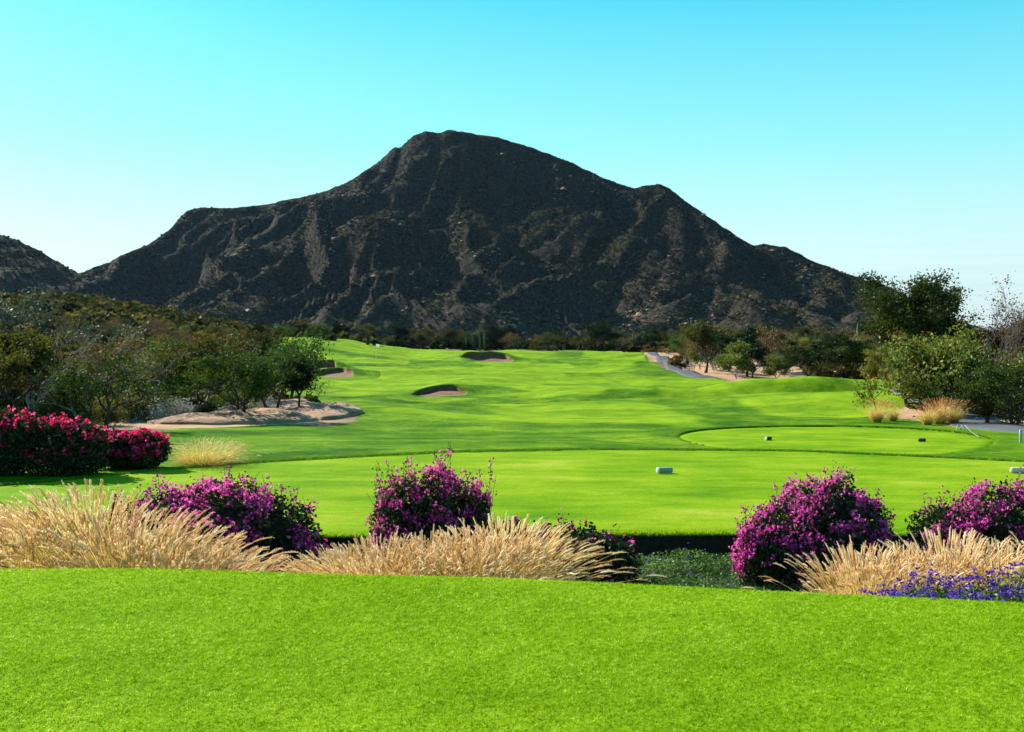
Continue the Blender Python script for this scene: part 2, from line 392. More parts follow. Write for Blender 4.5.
def dense(a, b, s0, grow, smax):
    out = [a]; s = s0
    while out[-1] < b: out.append(out[-1] + s); s = min(s * grow, smax)
    return out
xs_r = dense(0, 13, .12, 1.0, .12); xs_r += dense(xs_r[-1] + .15, 60, .15, 1.022, 1.0)[0:]; xs_r += dense(xs_r[-1] + 1, 4200, 1.0, 1.06, 90)
xs = np.array([-a for a in xs_r[:0:-1]] + xs_r)
ys = dense(-3, 6.6, .2, 1, .2); ys = [-a for a in dense(4, 4000, 1, 1.25, 200)[::-1]] + ys
ys += dense(ys[-1] + .07, 10, .07, 1, .07); ys += dense(ys[-1] + .12, 26, .11, 1, .11); ys += dense(ys[-1] + .12, 280, .13, 1.0065, 1.1); ys += dense(ys[-1] + 2, 5200, 2, 1.06, 150)
ys = np.array(ys)
GXX, GYY = np.meshgrid(xs, ys)
GZZ = H(GXX, GYY, True)

def grid_faces(nr, nc):
    i = np.arange(nr * nc).reshape(nr, nc)
    return np.stack([i[:-1, :-1], i[:-1, 1:], i[1:, 1:], i[1:, :-1]], -1).reshape(-1, 4)

turf_poly = [(-60, -40), (-60, 12), (-24, 22), (-13, 27.5)]
for p in [(158, 431), (185, 428), (215, 427.5), (240, 426), (290, 424), (325, 427), (352, 422), (357, 416), (350, 408), (312, 400), (285, 396), (268, 380), (262, 362)]:
    turf_poly.append(G(*p))
turf_poly += [(-44, 165), (-52, 185), (-52, 212), (-42, 224), (-30, 222), (-22, 232), (-10, 250), (12, 252), (24, 262), (30, 250)]
for p in [(648, 357), (660, 366), (692, 375), (722, 379)]: turf_poly.append(G(*p))
turf_poly += [(21, 96), (25, 96), (31, 90), (34, 80), (33, 66), (24.5, 54), (18.5, 50.5)]
turf_poly += [(15.4, 46.5), (15.7, 42), (15.6, 38.5), (16.6, 33), (18, 29), (60, 20), (60, -40)]
turf_poly = np.array(turf_poly)
def poly_sdf(x, y, P):
    shp = np.shape(x); x = np.ravel(x); y = np.ravel(y)
    d = np.full(x.shape, 1e9); ins = np.zeros(x.shape, bool)
    for i in range(len(P)):
        a = P[i]; b = P[(i + 1) % len(P)]; ab = b - a
        t = np.clip(((x - a[0]) * ab[0] + (y - a[1]) * ab[1]) / (ab @ ab + 1e-9), 0, 1)
        d = np.minimum(d, np.hypot(x - a[0] - t * ab[0], y - a[1] - t * ab[1]))
        c = ((a[1] > y) != (b[1] > y)) & (x < (b[0] - a[0]) * (y - a[1]) / (b[1] - a[1] + 1e-12) + a[0])
        ins ^= c
    return np.where(ins, d, -d).reshape(shp)
turf = np.clip(poly_sdf(GXX, GYY, turf_poly), -20, 20)
bedm = np.minimum(GYY - lawn_edge(GXX) - .55, np.where(np.abs(GXX) < 16.5, tee_front(GXX) + .6 - GYY, -1))
bare = np.zeros_like(GXX)                                     # swept, sandy ground beside the turf
for x0, y0, sx, sy in [(33, 190, 9, 60), (26, 120, 5, 26), (20, 46, 6, 12), (24, 38, 6, 8), (-13, 42, 5, 3), (-9, 49, 3, 4), (-42, 232, 22, 5), (36, 240, 14, 30)]:
    bare = np.maximum(bare, np.exp(-.5 * (((GXX - x0) / sx) ** 2 + ((GYY - y0) / sy) ** 2)))
bare = sstep(.25, .6, bare)
light = np.maximum(np.maximum(sstep(12, 9.5, GYY), sstep(1.15, .9, np.hypot((GXX + 13) / 20, (GYY - 196) / 17))),          # putting green
                   .9 * sstep(.02, .09, fbm(GXX / 11, GYY / 17, 77, 3)) * sstep(28, 34, GYY)) * (turf > .5)
go = link('ground', make_mesh('ground', np.stack([GXX, GYY, GZZ], -1).reshape(-1, 3), grid_faces(*GXX.shape), M['ground'],
     attrs={'turf': ('POINT', turf.ravel()), 'bed': ('POINT', bedm.ravel()), 'bare': ('POINT', bare.ravel()), 'light': ('POINT', light.ravel())}))
tag(go, kind='structure')

# first tee beyond the flower bed
def tee_mesh():
    u = np.linspace(-15.8, 15.8, 260); n = 120
    vs = []
    for j in range(n):
        s = j / (n - 1)
        yf = tee_front(u) + .02 * fbm(u * 6, u * 0, 3, 3); yb = tee_back(u) + .01
        y = yf + (yb - yf) * s
        z = TEE_Z + .012 * fbm(u / 2.2, y / 2.2, 40, 3) - .05 * np.exp(-((y - yf) / .12) ** 2)
        vs.append(np.stack([u, y, z], -1))
    v = [np.stack([u, tee_front(u) + .02 + .02 * fbm(u * 6, u * 0, 3, 3), np.full_like(u, TEE_Z - .32)], -1),
         np.stack([u, tee_front(u) + .005 + .02 * fbm(u * 6, u * 0, 3, 3), np.full_like(u, TEE_Z - .055)], -1)] + vs
    mi = np.zeros((len(v) - 1, len(u) - 1), int); mi[0] = 1  # soil on the cut front face, coloured dark to paint in its shade
    return make_mesh('tee_box', np.concatenate(v), grid_faces(len(v), len(u)), [M['tee'], M['soil_shaded']], mi=mi.ravel())
tag(link('tee_ground', tee_mesh()), kind='structure')
def tee2_mesh():
    n = 160; rings = [0, .3, .6, .8, .92, 1.0, 1.012]
    a = np.linspace(0, TAU, n, endpoint=False); w = 1 + .05 * np.sin(2 * a + .5) + .03 * np.sin(3 * a)
    v = []
    for r in rings:
        v.append(np.stack([T2[0] + T2[2] * r * w * np.cos(a), T2[1] + T2[3] * r * w * np.sin(a), np.full(n, T2_Z + (.0 if r < 1.01 else -.05))], -1))
    i = np.arange(len(rings) * n).reshape(len(rings), n)
    j = np.roll(i, -1, 1)
    f = np.stack([i[:-1], i[1:], j[1:], j[:-1]], -1).reshape(-1, 4)
    return make_mesh('tee_far', np.concatenate(v), f, M['tee_far'])
tag(link('tee_ground', tee2_mesh()), kind='structure')

# bunkers: bowl of sand and the bank of turf round it, one polar sheet each
def bunker(bx, by, rx, ry, dep, lip, sd):
    n = 120; a = np.linspace(0, TAU, n, endpoint=False)
    w = 1 + .10 * np.sin(2 * a + sd) + .07 * np.sin(3 * a + 2 * sd) + .03 * np.sin(7 * a + sd)
    back = sstep(-.2, .8, np.sin(a))                    # lip stands highest on the far side
    left = sstep(.2, 1, -np.cos(a)) * .5
    hb = lip * np.maximum(back, left)
    rows = []
    for r in (0, .3, .55, .75, .9, 1.0):
        x = bx + rx * r * w * np.cos(a); y = by + ry * r * w * np.sin(a)
        zr = H(x, y)
        rows.append(np.stack([x, y, zr - .05 - .10 * (1 - r * r) + .03 * fbm(x, y, sd, 3)], -1))
    rows.append(rows[-1] + np.stack([.03 * np.cos(a), .03 * np.sin(a), .02 + hb * .86], -1))
    sand = np.concatenate(rows)
    i = np.arange(7 * n).reshape(7, n); j = np.roll(i, -1, 1)
    f = np.stack([i[:-1], i[1:], j[1:], j[:-1]], -1).reshape(-1, 4)
    tag(link('bunker', make_mesh('bunker_sand', sand, f, M['sand'])), kind='structure')
    rr = [rows[-1] + np.array([0, 0, -.02])]
    for k, (o, hh) in enumerate([(.03, 1.0), (.20, 1.03), (.55, .97), (1.0, .8), (1.6, .5), (2.2, .24), (2.7, .06), (3.15, 0)]):
        ro = 1.0
        x = bx + (rx * w + o) * np.cos(a); y = by + (ry * w + o) * np.sin(a)
        g = H(x, y)
        x2 = bx + (rx * w) * np.cos(a); y2 = by + (ry * w) * np.sin(a)
        z = g + hb * hh + (.02 if k < 7 else -.06)
        rr.append(np.stack([x, y, z], -1))
    v = np.concatenate(rr); m = len(rr)
    i = np.arange(m * n).reshape(m, n); j = np.roll(i, -1, 1)
    f = np.stack([i[:-1], i[1:], j[1:], j[:-1]], -1).reshape(-1, 4)
    o = link('bunker_bank', make_mesh('bunker_bank', v, f, M['ground'],
             attrs={'turf': ('POINT', np.full(len(v), 9.)), 'bed': ('POINT', np.full(len(v), -1.)), 'bare': ('POINT', np.zeros(len(v))), 'light': ('POINT', np.zeros(len(v)))}))
    tag(o, kind='structure')
for b in BUNKERS: bunker(*b)

# cart paths
def path(name, pts, width, z=.035):
    P = np.array(pts, float); d = np.r_[0, np.cumsum(np.hypot(*np.diff(P, axis=0).T))]
    s = np.linspace(0, d[-1], int(d[-1] / .6) + 2)
    Q = np.stack([np.interp(s, d, P[:, 0]), np.interp(s, d, P[:, 1])], -1)
    k = 9; w = np.hanning(k + 2)[1:-1]; w /= w.sum()
    Q = np.stack([np.convolve(np.pad(Q[:, c], k, mode='reflect', reflect_type='odd'), w, 'same')[k:-k] for c in (0, 1)], -1)
    t = np.gradient(Q, axis=0); t /= np.linalg.norm(t, axis=1)[:, None]; nn = np.stack([t[:, 1], -t[:, 0]], -1)
    offs = [-1.03, -1, -.5, 0, .5, 1, 1.03]; rows = []
    for o in offs:
        q = Q + nn * width / 2 * o
        rows.append(np.stack([q[:, 0], q[:, 1], H(q[:, 0], q[:, 1]) + (z + .015 * (1 - o * o) if abs(o) <= 1 else -.12)], -1))
    v = np.stack(rows, 1).reshape(-1, 3)
    tag(link(name, make_mesh(name, v, grid_faces(len(Q), len(offs))[:, ::-1], M['asphalt'])), kind='structure')
pp = [G(700, 377.5), G(686, 372.5), G(672, 366), G(663, 360), G(656, 356)]
path('path', [(28, 90), (25.5, 104)] + pp + [(30.5, 245), (34, 285), (48, 330)], 2.1, .06)
path('path', [(30, 27), (22.5, 30.2), (17.6, 33.6), (16.6, 37), (17.2, 42), (19.5, 48), (21, 58), (27, 70)], 2.3)

# ------------------------------------------------------------------ mountains
def sky_z(px, py, dist):
    d = ray(px, py); return EYE + d[2] / d[1] * dist, d[0] / d[1] * dist
SIL = [(-60, 330), (20, 300), (80, 273), (110, 262), (150, 245), (172, 229), (186, 211), (200, 208), (232, 209), (262, 205), (300, 198), (330, 190), (352, 180), (375, 165), (388, 153), (394, 147), (400, 148),
       (412, 137), (425, 131), (436, 133), (448, 130), (470, 133), (500, 138), (530, 147), (560, 158), (573, 163), (590, 172), (622, 185), (634, 189), (645, 185), (660, 184), (670, 188), (682, 199), (702, 212), (722, 226),
       (742, 240), (752, 245), (765, 244), (785, 247), (805, 257), (838, 271), (870, 281), (890, 288), (915, 301), (945, 318), (990, 332), (1080, 336)]
def heightfield(name, sil, yc, yb, depth, x0, x1, step, gamma, gul, spurs, seed, top=1.0):
    sx = []; szz = []
    for p in sil:
        z, x = sky_z(p[0], p[1], yc); sx.append(x); szz.append(z)
    X = np.arange(x0, x1, step); Y = np.concatenate([np.arange(yb, yc, step * 1.15), np.arange(yc, yc + depth, step * 2.2)])
    XX, YY = np.meshgrid(X, Y)
    t = np.clip((YY - yb) / (yc - yb), 0, 1)
    # domain warp so that the ribs run slantwise down from the crest
    wx = XX + (1 - t) * (150 * fbm(XX / 240, YY / 200, seed + 3, 4, .55) + .22 * XX * (1 - t) + 90 * (1 - t))
    crest = np.interp(XX + (wx - XX) * .6, sx, szz, left=szz[0], right=szz[-1])
    gr = 1 - np.abs(vnoise(wx / 88, YY / 330 + wx / 400, seed)) * 4
    gr2 = 1 - np.abs(vnoise(wx / 27 + 5, YY / 95 - wx / 130, seed + 1)) * 4
    env = np.sin(np.pi * np.clip(t, 0, 1)) ** .8
    S = t ** gamma * .82 + .18 * t
    z = crest * S + gul * env * (.6 * gr + .42 * gr2 - .35) * np.clip(crest / 150, .15, 1)
    for (ax, ay, az, bx, by, bz, wd) in spurs:
        ab = np.array([bx - ax, by - ay]); q = np.clip(((XX - ax) * ab[0] + (YY - ay) * ab[1]) / (ab @ ab), 0, 1)
        dd = np.hypot(XX - ax - q * ab[0], YY - ay - q * ab[1]) + 34 * fbm(XX / 75, YY / 75, seed + 8, 4)
        h = az + (bz - az) * q + 6 * fbm(XX / 40, YY / 40, seed + 6, 3) - np.abs(dd) * wd
        k = 10.; mx = np.maximum(z, h); z = np.where(np.abs(z - h) < k, mx + (k - np.abs(z - h)) ** 2 / (4 * k), mx)
    det = 11 * fbm(XX / 34, YY / 34, seed + 11, 5, .62)
    z = z + det * sstep(0, .25, t) * (1 - .65 * sstep(.93, 1, t)) * np.clip(crest / 120, .2, 1)
    cr = 1.5 * fbm(XX / 7, YY / 30, seed + 13, 3)
    back = np.clip((YY - yc) / depth, 0, 1)
    z = np.where(YY >= yc, crest * (1 - back) ** 1.4 + cr * (1 - back), z + cr * sstep(.8, 1, t))
    # nothing before the crest may stand above the line of sight to it by more than a little
    lim = EYE + (np.interp(XX / YY * yc, sx, szz, left=szz[0], right=szz[-1]) - EYE) * YY / yc
    z = np.where(YY < yc, np.minimum(z, lim + .8 * np.maximum(0, fbm(XX / 9, YY / 9, seed + 20, 2))), z)
    z = z - 6 * (1 - sstep(0, .06, t))
    rib = np.clip(.6 * gr + .4 * gr2, -1, 1) * env
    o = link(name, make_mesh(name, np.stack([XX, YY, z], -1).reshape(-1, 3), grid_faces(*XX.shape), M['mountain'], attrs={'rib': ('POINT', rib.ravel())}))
    tag(o, kind='structure')
    return X, Y, z
spurs = [(40, 1010, 125, 205, 700, 2, .62), (-40, 1000, 120, -12, 690, 8, .75), (-165, 1020, 110, -235, 700, 0, .6), (160, 1040, 100, 330, 760, 0, .55), (-90, 1010, 120, -110, 700, 5, .9), (-330, 1050, 70, -380, 720, 2, .5)]
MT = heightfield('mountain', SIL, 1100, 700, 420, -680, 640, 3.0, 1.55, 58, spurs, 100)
SIL2 = [(-700, 250), (-420, 200), (-250, 195), (-120, 214), (-40, 228), (0, 235), (18, 240), (34, 248), (52, 258), (70, 269), (90, 277), (130, 290), (200, 310), (290, 326), (400, 334)]
HT = heightfield('hill', SIL2, 900, 560, 300, -1200, -90, 5, 1.35, 22, [(-420, 860, 60, -340, 620, 3, .5)], 300)

# scrub and boulders growing over them: countless
RG = np.random.default_rng(7)
def sample_grid(field, n, ymax, seed, ymin=None):
    X, Y, Z = field; r = np.random.default_rng(seed)
    x = r.uniform(X[0] + 8, X[-1] - 12, n); y = r.uniform(ymin or Y[0], ymax, n)
    ix = np.clip(np.searchsorted(X, x) - 1, 0, len(X) - 2); iy = np.clip(np.searchsorted(Y, y) - 1, 0, len(Y) - 2)
    fx = (x - X[ix]) / (X[ix + 1] - X[ix]); fy = (y - Y[iy]) / (Y[iy + 1] - Y[iy])
    z = (Z[iy, ix] * (1 - fx) + Z[iy, ix + 1] * fx) * (1 - fy) + (Z[iy + 1, ix] * (1 - fx) + Z[iy + 1, ix + 1] * fx) * fy
    return x, y, z
def rand_quads(c, size, r, flat=0.0, aspect=.6, up=None):
    """c: N x 3 centres, size: N; leaf-shaped quads turned every way"""
    n = len(c)
    a = r.normal(size=(n, 3)); a[:, 2] *= (1 - flat); a /= np.linalg.norm(a, axis=1)[:, None] + 1e-9
    b = r.normal(size=(n, 3)); b -= (b * a).sum(1)[:, None] * a; b /= np.linalg.norm(b, axis=1)[:, None] + 1e-9
    s = np.asarray(size)[:, None] if np.ndim(size) else size
    a = a * s * .5; b = b * s * .5 * aspect
    v = np.stack([c - a, c + b - a * .1, c + a, c - b - a * .1], 1).reshape(-1, 3)
    return v, np.arange(n * 4).reshape(n, 4)
def scrub_object(name, x, y, z, size, per, seed, label=None, tilt=.0, mat=None, squash=.6):
    r = np.random.default_rng(seed); n = len(x)
    d = r.normal(size=(n, per, 3)); d /= np.linalg.norm(d, axis=2)[..., None]
    d *= r.uniform(.35, 1, (n, per, 1)) ** .5
    d[..., 2] = np.abs(d[..., 2]) * squash
    c = np.stack([x, y, z], -1)[:, None] + d * (np.asarray(size)[:, None, None] * .55)
    c[..., 2] += np.asarray(size)[:, None] * .05
    base = np.clip(r.normal(.42, .24, n), 0, 1)
    rnd = np.clip(base[:, None] + r.normal(0, .10, (n, per)), 0, 1).ravel()
    sz = (np.asarray(size)[:, None] * r.uniform(.35, .75, (n, per))).ravel()
    v, f = rand_quads(c.reshape(-1, 3), sz, r, aspect=.8)
    o = link(name, make_mesh(name, v, f, mat or M['scrub'], smooth=False, attrs={'rnd': ('FACE', rnd)}))
    return tag(o, label, name.replace('_', ' '), kind='stuff')
x, y, z = sample_grid(MT, 150000, 1108, 11)
s = RG.uniform(.8, 2.5, len(x)) * np.where(RG.random(len(x)) < .04, 1.5, 1)
k = (vnoise(x / 30, y / 30, 5) + .5 * vnoise(x / 9, y / 9, 6) > -.28) & (z < 5 + 1e9)
M['scrub_low_lit'] = leaf_mat('lit_footslope_scrub', [(0, (.008, .011, .003)), (.5, (.036, .042, .010)), (.8, (.10, .10, .024)), (.93, (.14, .08, .03)), (1, (.26, .21, .15))], trans=.2, gloss=0, objvar=0)  # same scrub in brighter colours, painting the sunlight on the lower slopes
lo = k & (z < 34 + 30 * vnoise(x / 60, y / 60, 31)); hi = k & ~lo
scrub_object('mountain_scrub', x[hi], y[hi], z[hi] - .2, s[hi] * np.where(y[hi] > 1080, .7, 1), 9, 12, 'dark desert scrub dotted over the upper slopes of the big mountain')
scrub_object('mountain_scrub', x[lo], y[lo], z[lo] - .2, s[lo], 11, 19, 'olive desert scrub dotted over the foot of the big mountain', mat=M['scrub_low_lit'])
x, y, z = sample_grid(HT, 26000, 905, 13); s = RG.uniform(1.2, 3.4, len(x))
scrub_object('hill_scrub', x, y, z - .2, s, 9, 14, 'dark scrub covering the far hill at the left edge')
# pale boulders lying in streaks on the mountain
x, y, z = sample_grid(MT, 60000, 1100, 15)
k = (np.abs(vnoise(x / 22, y / 70, 8)) < .06) & (vnoise(x / 120, y / 120, 9) + .3 * RG.normal(size=len(x)) > .0)
x, y, z = x[k], y[k], z[k]
bs = RG.gamma(2.2, .30, len(x)) + .25
oc = np.array([[1, 0, 0], [0, 1, 0], [-1, 0, 0], [0, -1, 0], [0, 0, 1], [.6, .6, .55], [-.6, .5, .6], [-.5, -.6, .5], [.6, -.5, .6]])
of = np.array([[0, 5, 8], [0, 1, 5], [1, 6, 5], [1, 2, 6], [2, 7, 6], [2, 3, 7], [3, 8, 7], [3, 0, 8], [4, 8, 5], [4, 5, 6], [4, 6, 7], [4, 7, 8]])
vv = oc[None] * bs[:, None, None] * RG.uniform(.6, 1.25, (len(x), 9, 3)); vv[..., 2] *= .8
vv = vv + np.stack([x, y, z], -1)[:, None]
tag(link('boulders', make_mesh('boulders', vv.reshape(-1, 3), (of[None] + (np.arange(len(x)) * 9)[:, None, None]).reshape(-1, 3), M['rock'], smooth=False)),
    'pale boulders strewn in streaks over the mountainside', 'boulders', kind='stuff')

# ------------------------------------------------------------------ tubes, branches, crowns
def tube(path, rad, n=6):
    P = np.asarray(path, float); m = len(P)
    t = np.gradient(P, axis=0); t /= np.linalg.norm(t, axis=1)[:, None] + 1e-9
    ref = np.where(np.abs(t[:, 2:3]) > .9, np.array([[1., 0, 0]]), np.array([[0., 0, 1]]))
    u = np.cross(t, ref); u /= np.linalg.norm(u, axis=1)[:, None] + 1e-9; w = np.cross(t, u)
    a = np.linspace(0, TAU, n, endpoint=False)
    ring = P[:, None] + (u[:, None] * np.cos(a)[None, :, None] + w[:, None] * np.sin(a)[None, :, None]) * np.asarray(rad)[:, None, None]
    i = np.arange(m * n).reshape(m, n); j = np.roll(i, -1, 1)
    return ring.reshape(-1, 3), np.stack([i[:-1], j[:-1], j[1:], i[1:]], -1).reshape(-1, 4)
def join(parts):
    vs, fs, o = [], [], 0
    for v, f in parts: vs.append(v); fs.append(f + o); o += len(v)
    return np.concatenate(vs), np.concatenate(fs)

def skeleton(rng, h, spread, trunk_h, r0, forks=3, levels=3, lean=0., stems=1, wig=.22, upw=.35, first=.62):
    tubes, tips = [], []
    def branch(p, d, ln, r, lev):
        n = 6 if lev < levels else 4
        pts = [p]; q = p.copy(); dd = d.copy()
        for i in range(n):
            dd = dd + rng.normal(0, wig, 3) * (.5 if lev == 0 else 1) + np.array([0, 0, upw * .12 if lev else .05])
            dd /= np.linalg.norm(dd); q = q + dd * ln / n; pts.append(q.copy())
        tubes.append(tube(pts, np.linspace(r, r * (.62 if lev == 0 else .35), n + 1), 7 if lev == 0 else (5 if lev == 1 else 3)))
        if lev >= levels:
            for a in pts[1:]: tips.append(a)
            return
        if lev == levels - 1:
            for a in pts[3:]: tips.append(a)
        kids = forks + int(rng.integers(0, 2)) + (1 if lev == 0 else 0)
        for k in range(kids):
            f_ = 1.0 if k == 0 else rng.uniform(.45 if lev else first, 1)
            idx = f_ * n; i0 = int(min(idx, n - 1)); base = pts[i0] + (pts[i0 + 1] - pts[i0]) * (idx - i0)
            az = rng.uniform(0, TAU) if lev else k * TAU / kids + rng.uniform(-.5, .5)
            el = rng.uniform(.25, .8)
            side = np.array([math.cos(az), math.sin(az), 0.]) * spread
            nd = dd * rng.uniform(.35, .8) + side * rng.uniform(.5, 1.1) + np.array([0, 0, el * upw])
            nd /= np.linalg.norm(nd)
            branch(base, nd, ln * rng.uniform(.62, .88) if lev else (h - trunk_h) * rng.uniform(.48, .7), r * rng.uniform(.45, .62), lev + 1)
    for s_ in range(stems):
        a = rng.uniform(0, TAU); k = (.12 if stems == 1 else .5)
        d = np.array([math.cos(a) * k + lean, math.sin(a) * k, 1.]); d /= np.linalg.norm(d)
        branch(np.array([0, 0, -.12]) + np.array([math.cos(a), math.sin(a), 0]) * (.0 if stems == 1 else r0 * 1.2), d, trunk_h * (1 if stems == 1 else rng.uniform(.8, 1.3)), r0, 0)
    return tubes, np.array(tips)

def flare(v, r0, z0=-.12):
    """roots spread a little at the ground"""
    k = np.clip(1 - (v[:, 2] - z0) / (r0 * 5), 0, 1)[:, None]
    c = np.array([[0, 0]]); v = v.copy(); v[:, :2] += (v[:, :2] - c) * .5 * k ** 2; return v

def tree_kind(name, seed, h, spread, trunk_h, r0, leaf, bark, nleaf, lsize, scatter, cat='tree', fit=True, clump=.5, gapk=.25, **kw):
    rng = np.random.default_rng(seed)
    tubes, tips = skeleton(rng, h, spread, trunk_h, r0, **kw)
    zmax = tips[:, 2].max()
    k = h / (zmax + scatter * .6) if fit else 1.0
    tv, tf = join(tubes); tv = flare(tv * k, r0); tips = tips * k
    parts = [('trunk', make_mesh(name + '_trunk', tv, tf, M[bark]))]
    if nleaf:
        keep = tips[rng.random(len(tips)) > gapk]           # some twigs are bare, so gaps show through
        w = rng.gamma(1.2, 1, len(keep)); w /= w.sum()
        idx = rng.choice(len(keep), nleaf, p=w)
        sc_ = scatter * rng.uniform(.5, 1.3, len(keep))[idx][:, None]
        c = keep[idx] + rng.normal(0, 1, (nleaf, 3)) * sc_ * np.array([1, 1, .62])
        c[:, 2] = np.maximum(c[:, 2], .04)
        tone = np.clip(rng.normal(.45, .2, len(keep)), 0, 1)[idx] * clump + rng.beta(2, 2.2, nleaf) * (1 - clump)
        v, f = rand_quads(c, lsize * rng.uniform(.6, 1.4, nleaf), rng)
        parts.append(('crown', make_mesh(name + '_crown', v, f, M[leaf], smooth=False, attrs={'rnd': ('FACE', np.clip(tone, 0, 1))})))
    return Kind(name, cat, parts)

K = {}
K['mesquite'] = tree_kind('mesquite_tree', 21, 4.6, 1.0, 1.4, .13, 'leaf_olive', 'bark_dark', 9000, .15, .26, forks=3, stems=1)
K['mesquite2'] = tree_kind('mesquite_tree', 22, 4.2, 1.15, 1.0, .11, 'leaf_mid', 'bark_dark', 9000, .14, .25, forks=3, stems=2, lean=.1)
K['thorn'] = tree_kind('thorn_tree', 23, 4.0, .9, 1.1, .09, 'leaf_brown', 'bark_pale', 4200, .13, .22, forks=3, stems=2)
K['oak'] = tree_kind('evergreen_tree', 24, 5.0, .95, 1.3, .15, 'leaf_dark', 'bark_dark', 12000, .17, .30, forks=3, gapk=.1)
K['round'] = tree_kind('round_tree', 25, 3.2, .85, .9, .09, 'leaf_dark', 'bark_dark', 9000, .13, .20, forks=3, gapk=.05)
K['lime'] = tree_kind('leafy_tree', 26, 3.6, .95, .9, .10, 'leaf_lime', 'bark_pale', 7500, .15, .24, forks=3, gapk=.15)
K['bare'] = tree_kind('bare_tree', 27, 4.6, .9, 1.4, .085, 'leaf_olive', 'twig', 500, .10, .2, forks=3, levels=4, gapk=.6)
K['silver'] = tree_kind('silvery_tree', 28, 5.0, 1.0, 1.0, .12, 'leaf_silver', 'bark_dark', 15000, .14, .30, forks=3, stems=2, gapk=.12)
K['shrub'] = tree_kind('desert_shrub', 29, 1.5, 1.3, .25, .035, 'leaf_olive', 'bark_dark', 3600, .09, .16, cat='shrub', forks=3, stems=3)
K['shrub2'] = tree_kind('desert_shrub', 30, 1.3, 1.4, .2, .03, 'leaf_mid', 'bark_dark', 3600, .09, .15, cat='shrub', forks=3, stems=3)
K['shrub3'] = tree_kind('dry_shrub', 31, 1.4, 1.3, .2, .03, 'leaf_brown', 'twig', 2200, .08, .16, cat='shrub', forks=3, stems=3)
K['greyshrub'] = tree_kind('grey_shrub', 32, 1.0, 1.3, .15, .02, 'leaf_grey', 'twig', 1900, .07, .12, cat='shrub', forks=3, stems=3)
K['roundbush'] = tree_kind('round_bush', 33, .8, .9, .2, .03, 'leaf_dark', 'bark_dark', 3500, .07, .10, cat='bush', forks=4, gapk=0)
M['leaf_broad'] = leaf_mat('broad_tree_leaves', [(0, (.012, .020, .004)), (.5, (.045, .060, .008)), (1, (.14, .16, .022))], trans=.45)
K['bigtree'] = tree_kind('broad_tree', 35, 6.9, .75, 1.8, .24, 'leaf_broad', 'bark_dark', 46000, .15, .36, forks=4, levels=3, gapk=.12, upw=.5)
K['fronttree'] = tree_kind('broad_leaved_tree', 36, 3.5, 1.3, .75, .20, 'leaf_lime', 'bark_dark', 12000, .125, .24, forks=3, levels=3, stems=3, gapk=.12)
K['sapling'] = tree_kind('young_tree', 37, 1.9, .7, .8, .03, 'leaf_lime', 'bark_dark', 700, .09, .14, forks=3, levels=2, gapk=.1)
K['tallbare'] = tree_kind('leafless_tree', 44, 5.2, .75, 1.6, .09, 'leaf_brown', 'twig', 900, .09, .16, forks=3, levels=4, gapk=.5, upw=.8)
K['palegrey'] = tree_kind('pale_trunked_tree', 41, 4.0, .55, 1.3, .085, 'leaf_olive', 'twig', 1500, .12, .3, forks=2, levels=3, gapk=.3, upw=1.0)
K['forked'] = tree_kind('forked_tree', 42, 3.3, .9, 1.2, .10, 'leaf_mid', 'bark_dark', 3200, .11, .24, forks=3, levels=3, gapk=.2, stems=2)
K['knob'] = tree_kind('small_round_tree', 43, 2.3, .7, .95, .06, 'leaf_dark', 'bark_dark', 6500, .10, .17, forks=4, levels=2, gapk=0, stems=1, lean=.2)

rnd = random.Random(5)
def put(kind, px, d, label, group=None, s=1, dz=-.05, rz=None, sz=None):
    x, y = at(px, d)
    return K[kind].place(x, y, zof(x, y) + dz, rnd.uniform(0, TAU) if rz is None else rz, s, label, group, sz)

# --- left thicket, singled out
put('silver', 8, 56, 'large silvery olive tree rising at the left edge above the crimson hedge', s=1.3)
put('palegrey', 233, 58, 'pale leafless forked trunk standing in the thicket left of the rock slabs', s=.92)
put('forked', 272, 47, 'dark two-stemmed tree between the two bare rock slabs', s=1.0)
put('knob', 298, 46, 'small round dark tree with slanting trunk, on the rock slab beside the fairway', s=1.0, rz=0)
put('forked', 286, 53, 'taller thin-crowned green tree reaching out over the fairway behind the small round tree', s=1.3)
put('forked', 100, 36, 'dark crooked tree standing just behind the crimson hedge', s=1.0)
put('roundbush', 206, 43, 'small round dark bush casting a shadow on the bare tan ground', s=.85)
put('mesquite2', 243, 42.5, 'low spreading tree with pale branches above the left rock slab', s=.72)
for px, d, s_, w in [(186, 46, 1.0, 'grey-white shrub just left of the small round bush'), (160, 43, .95, 'grey-white shrub behind the fountain grass clump beyond the tee'),
                  (262, 49, .95, 'grey-white shrub at the foot of the dark two-stemmed tree'), (222, 47, .8, 'grey-white shrub just right of the small round bush'), (140, 42, 1.1, 'grey-white shrub nearest the crimson hedge')]:
    put('greyshrub', px, d, w, 'grey shrubs at the edge of the thicket', s=s_)
for px, d, k_, s_, w in [(62, 62, 'tallbare', .85, 'tall thin bare tree above the thicket behind the crimson hedge'), (150, 66, 'forked', 1.45, 'tall dark two-stemmed tree above the middle of the left thicket'),
                      (196, 60, 'palegrey', .9, 'pale thin-stemmed tree in the thicket above the small round bush'), (28, 74, 'oak', 1.15, 'dense dark tree behind the large silvery olive tree'), (128, 84, 'lime', 1.25, 'yellow-green tree deep in the left thicket')]:
    put(k_, px, d, w, s=s_, rz=px * .37)
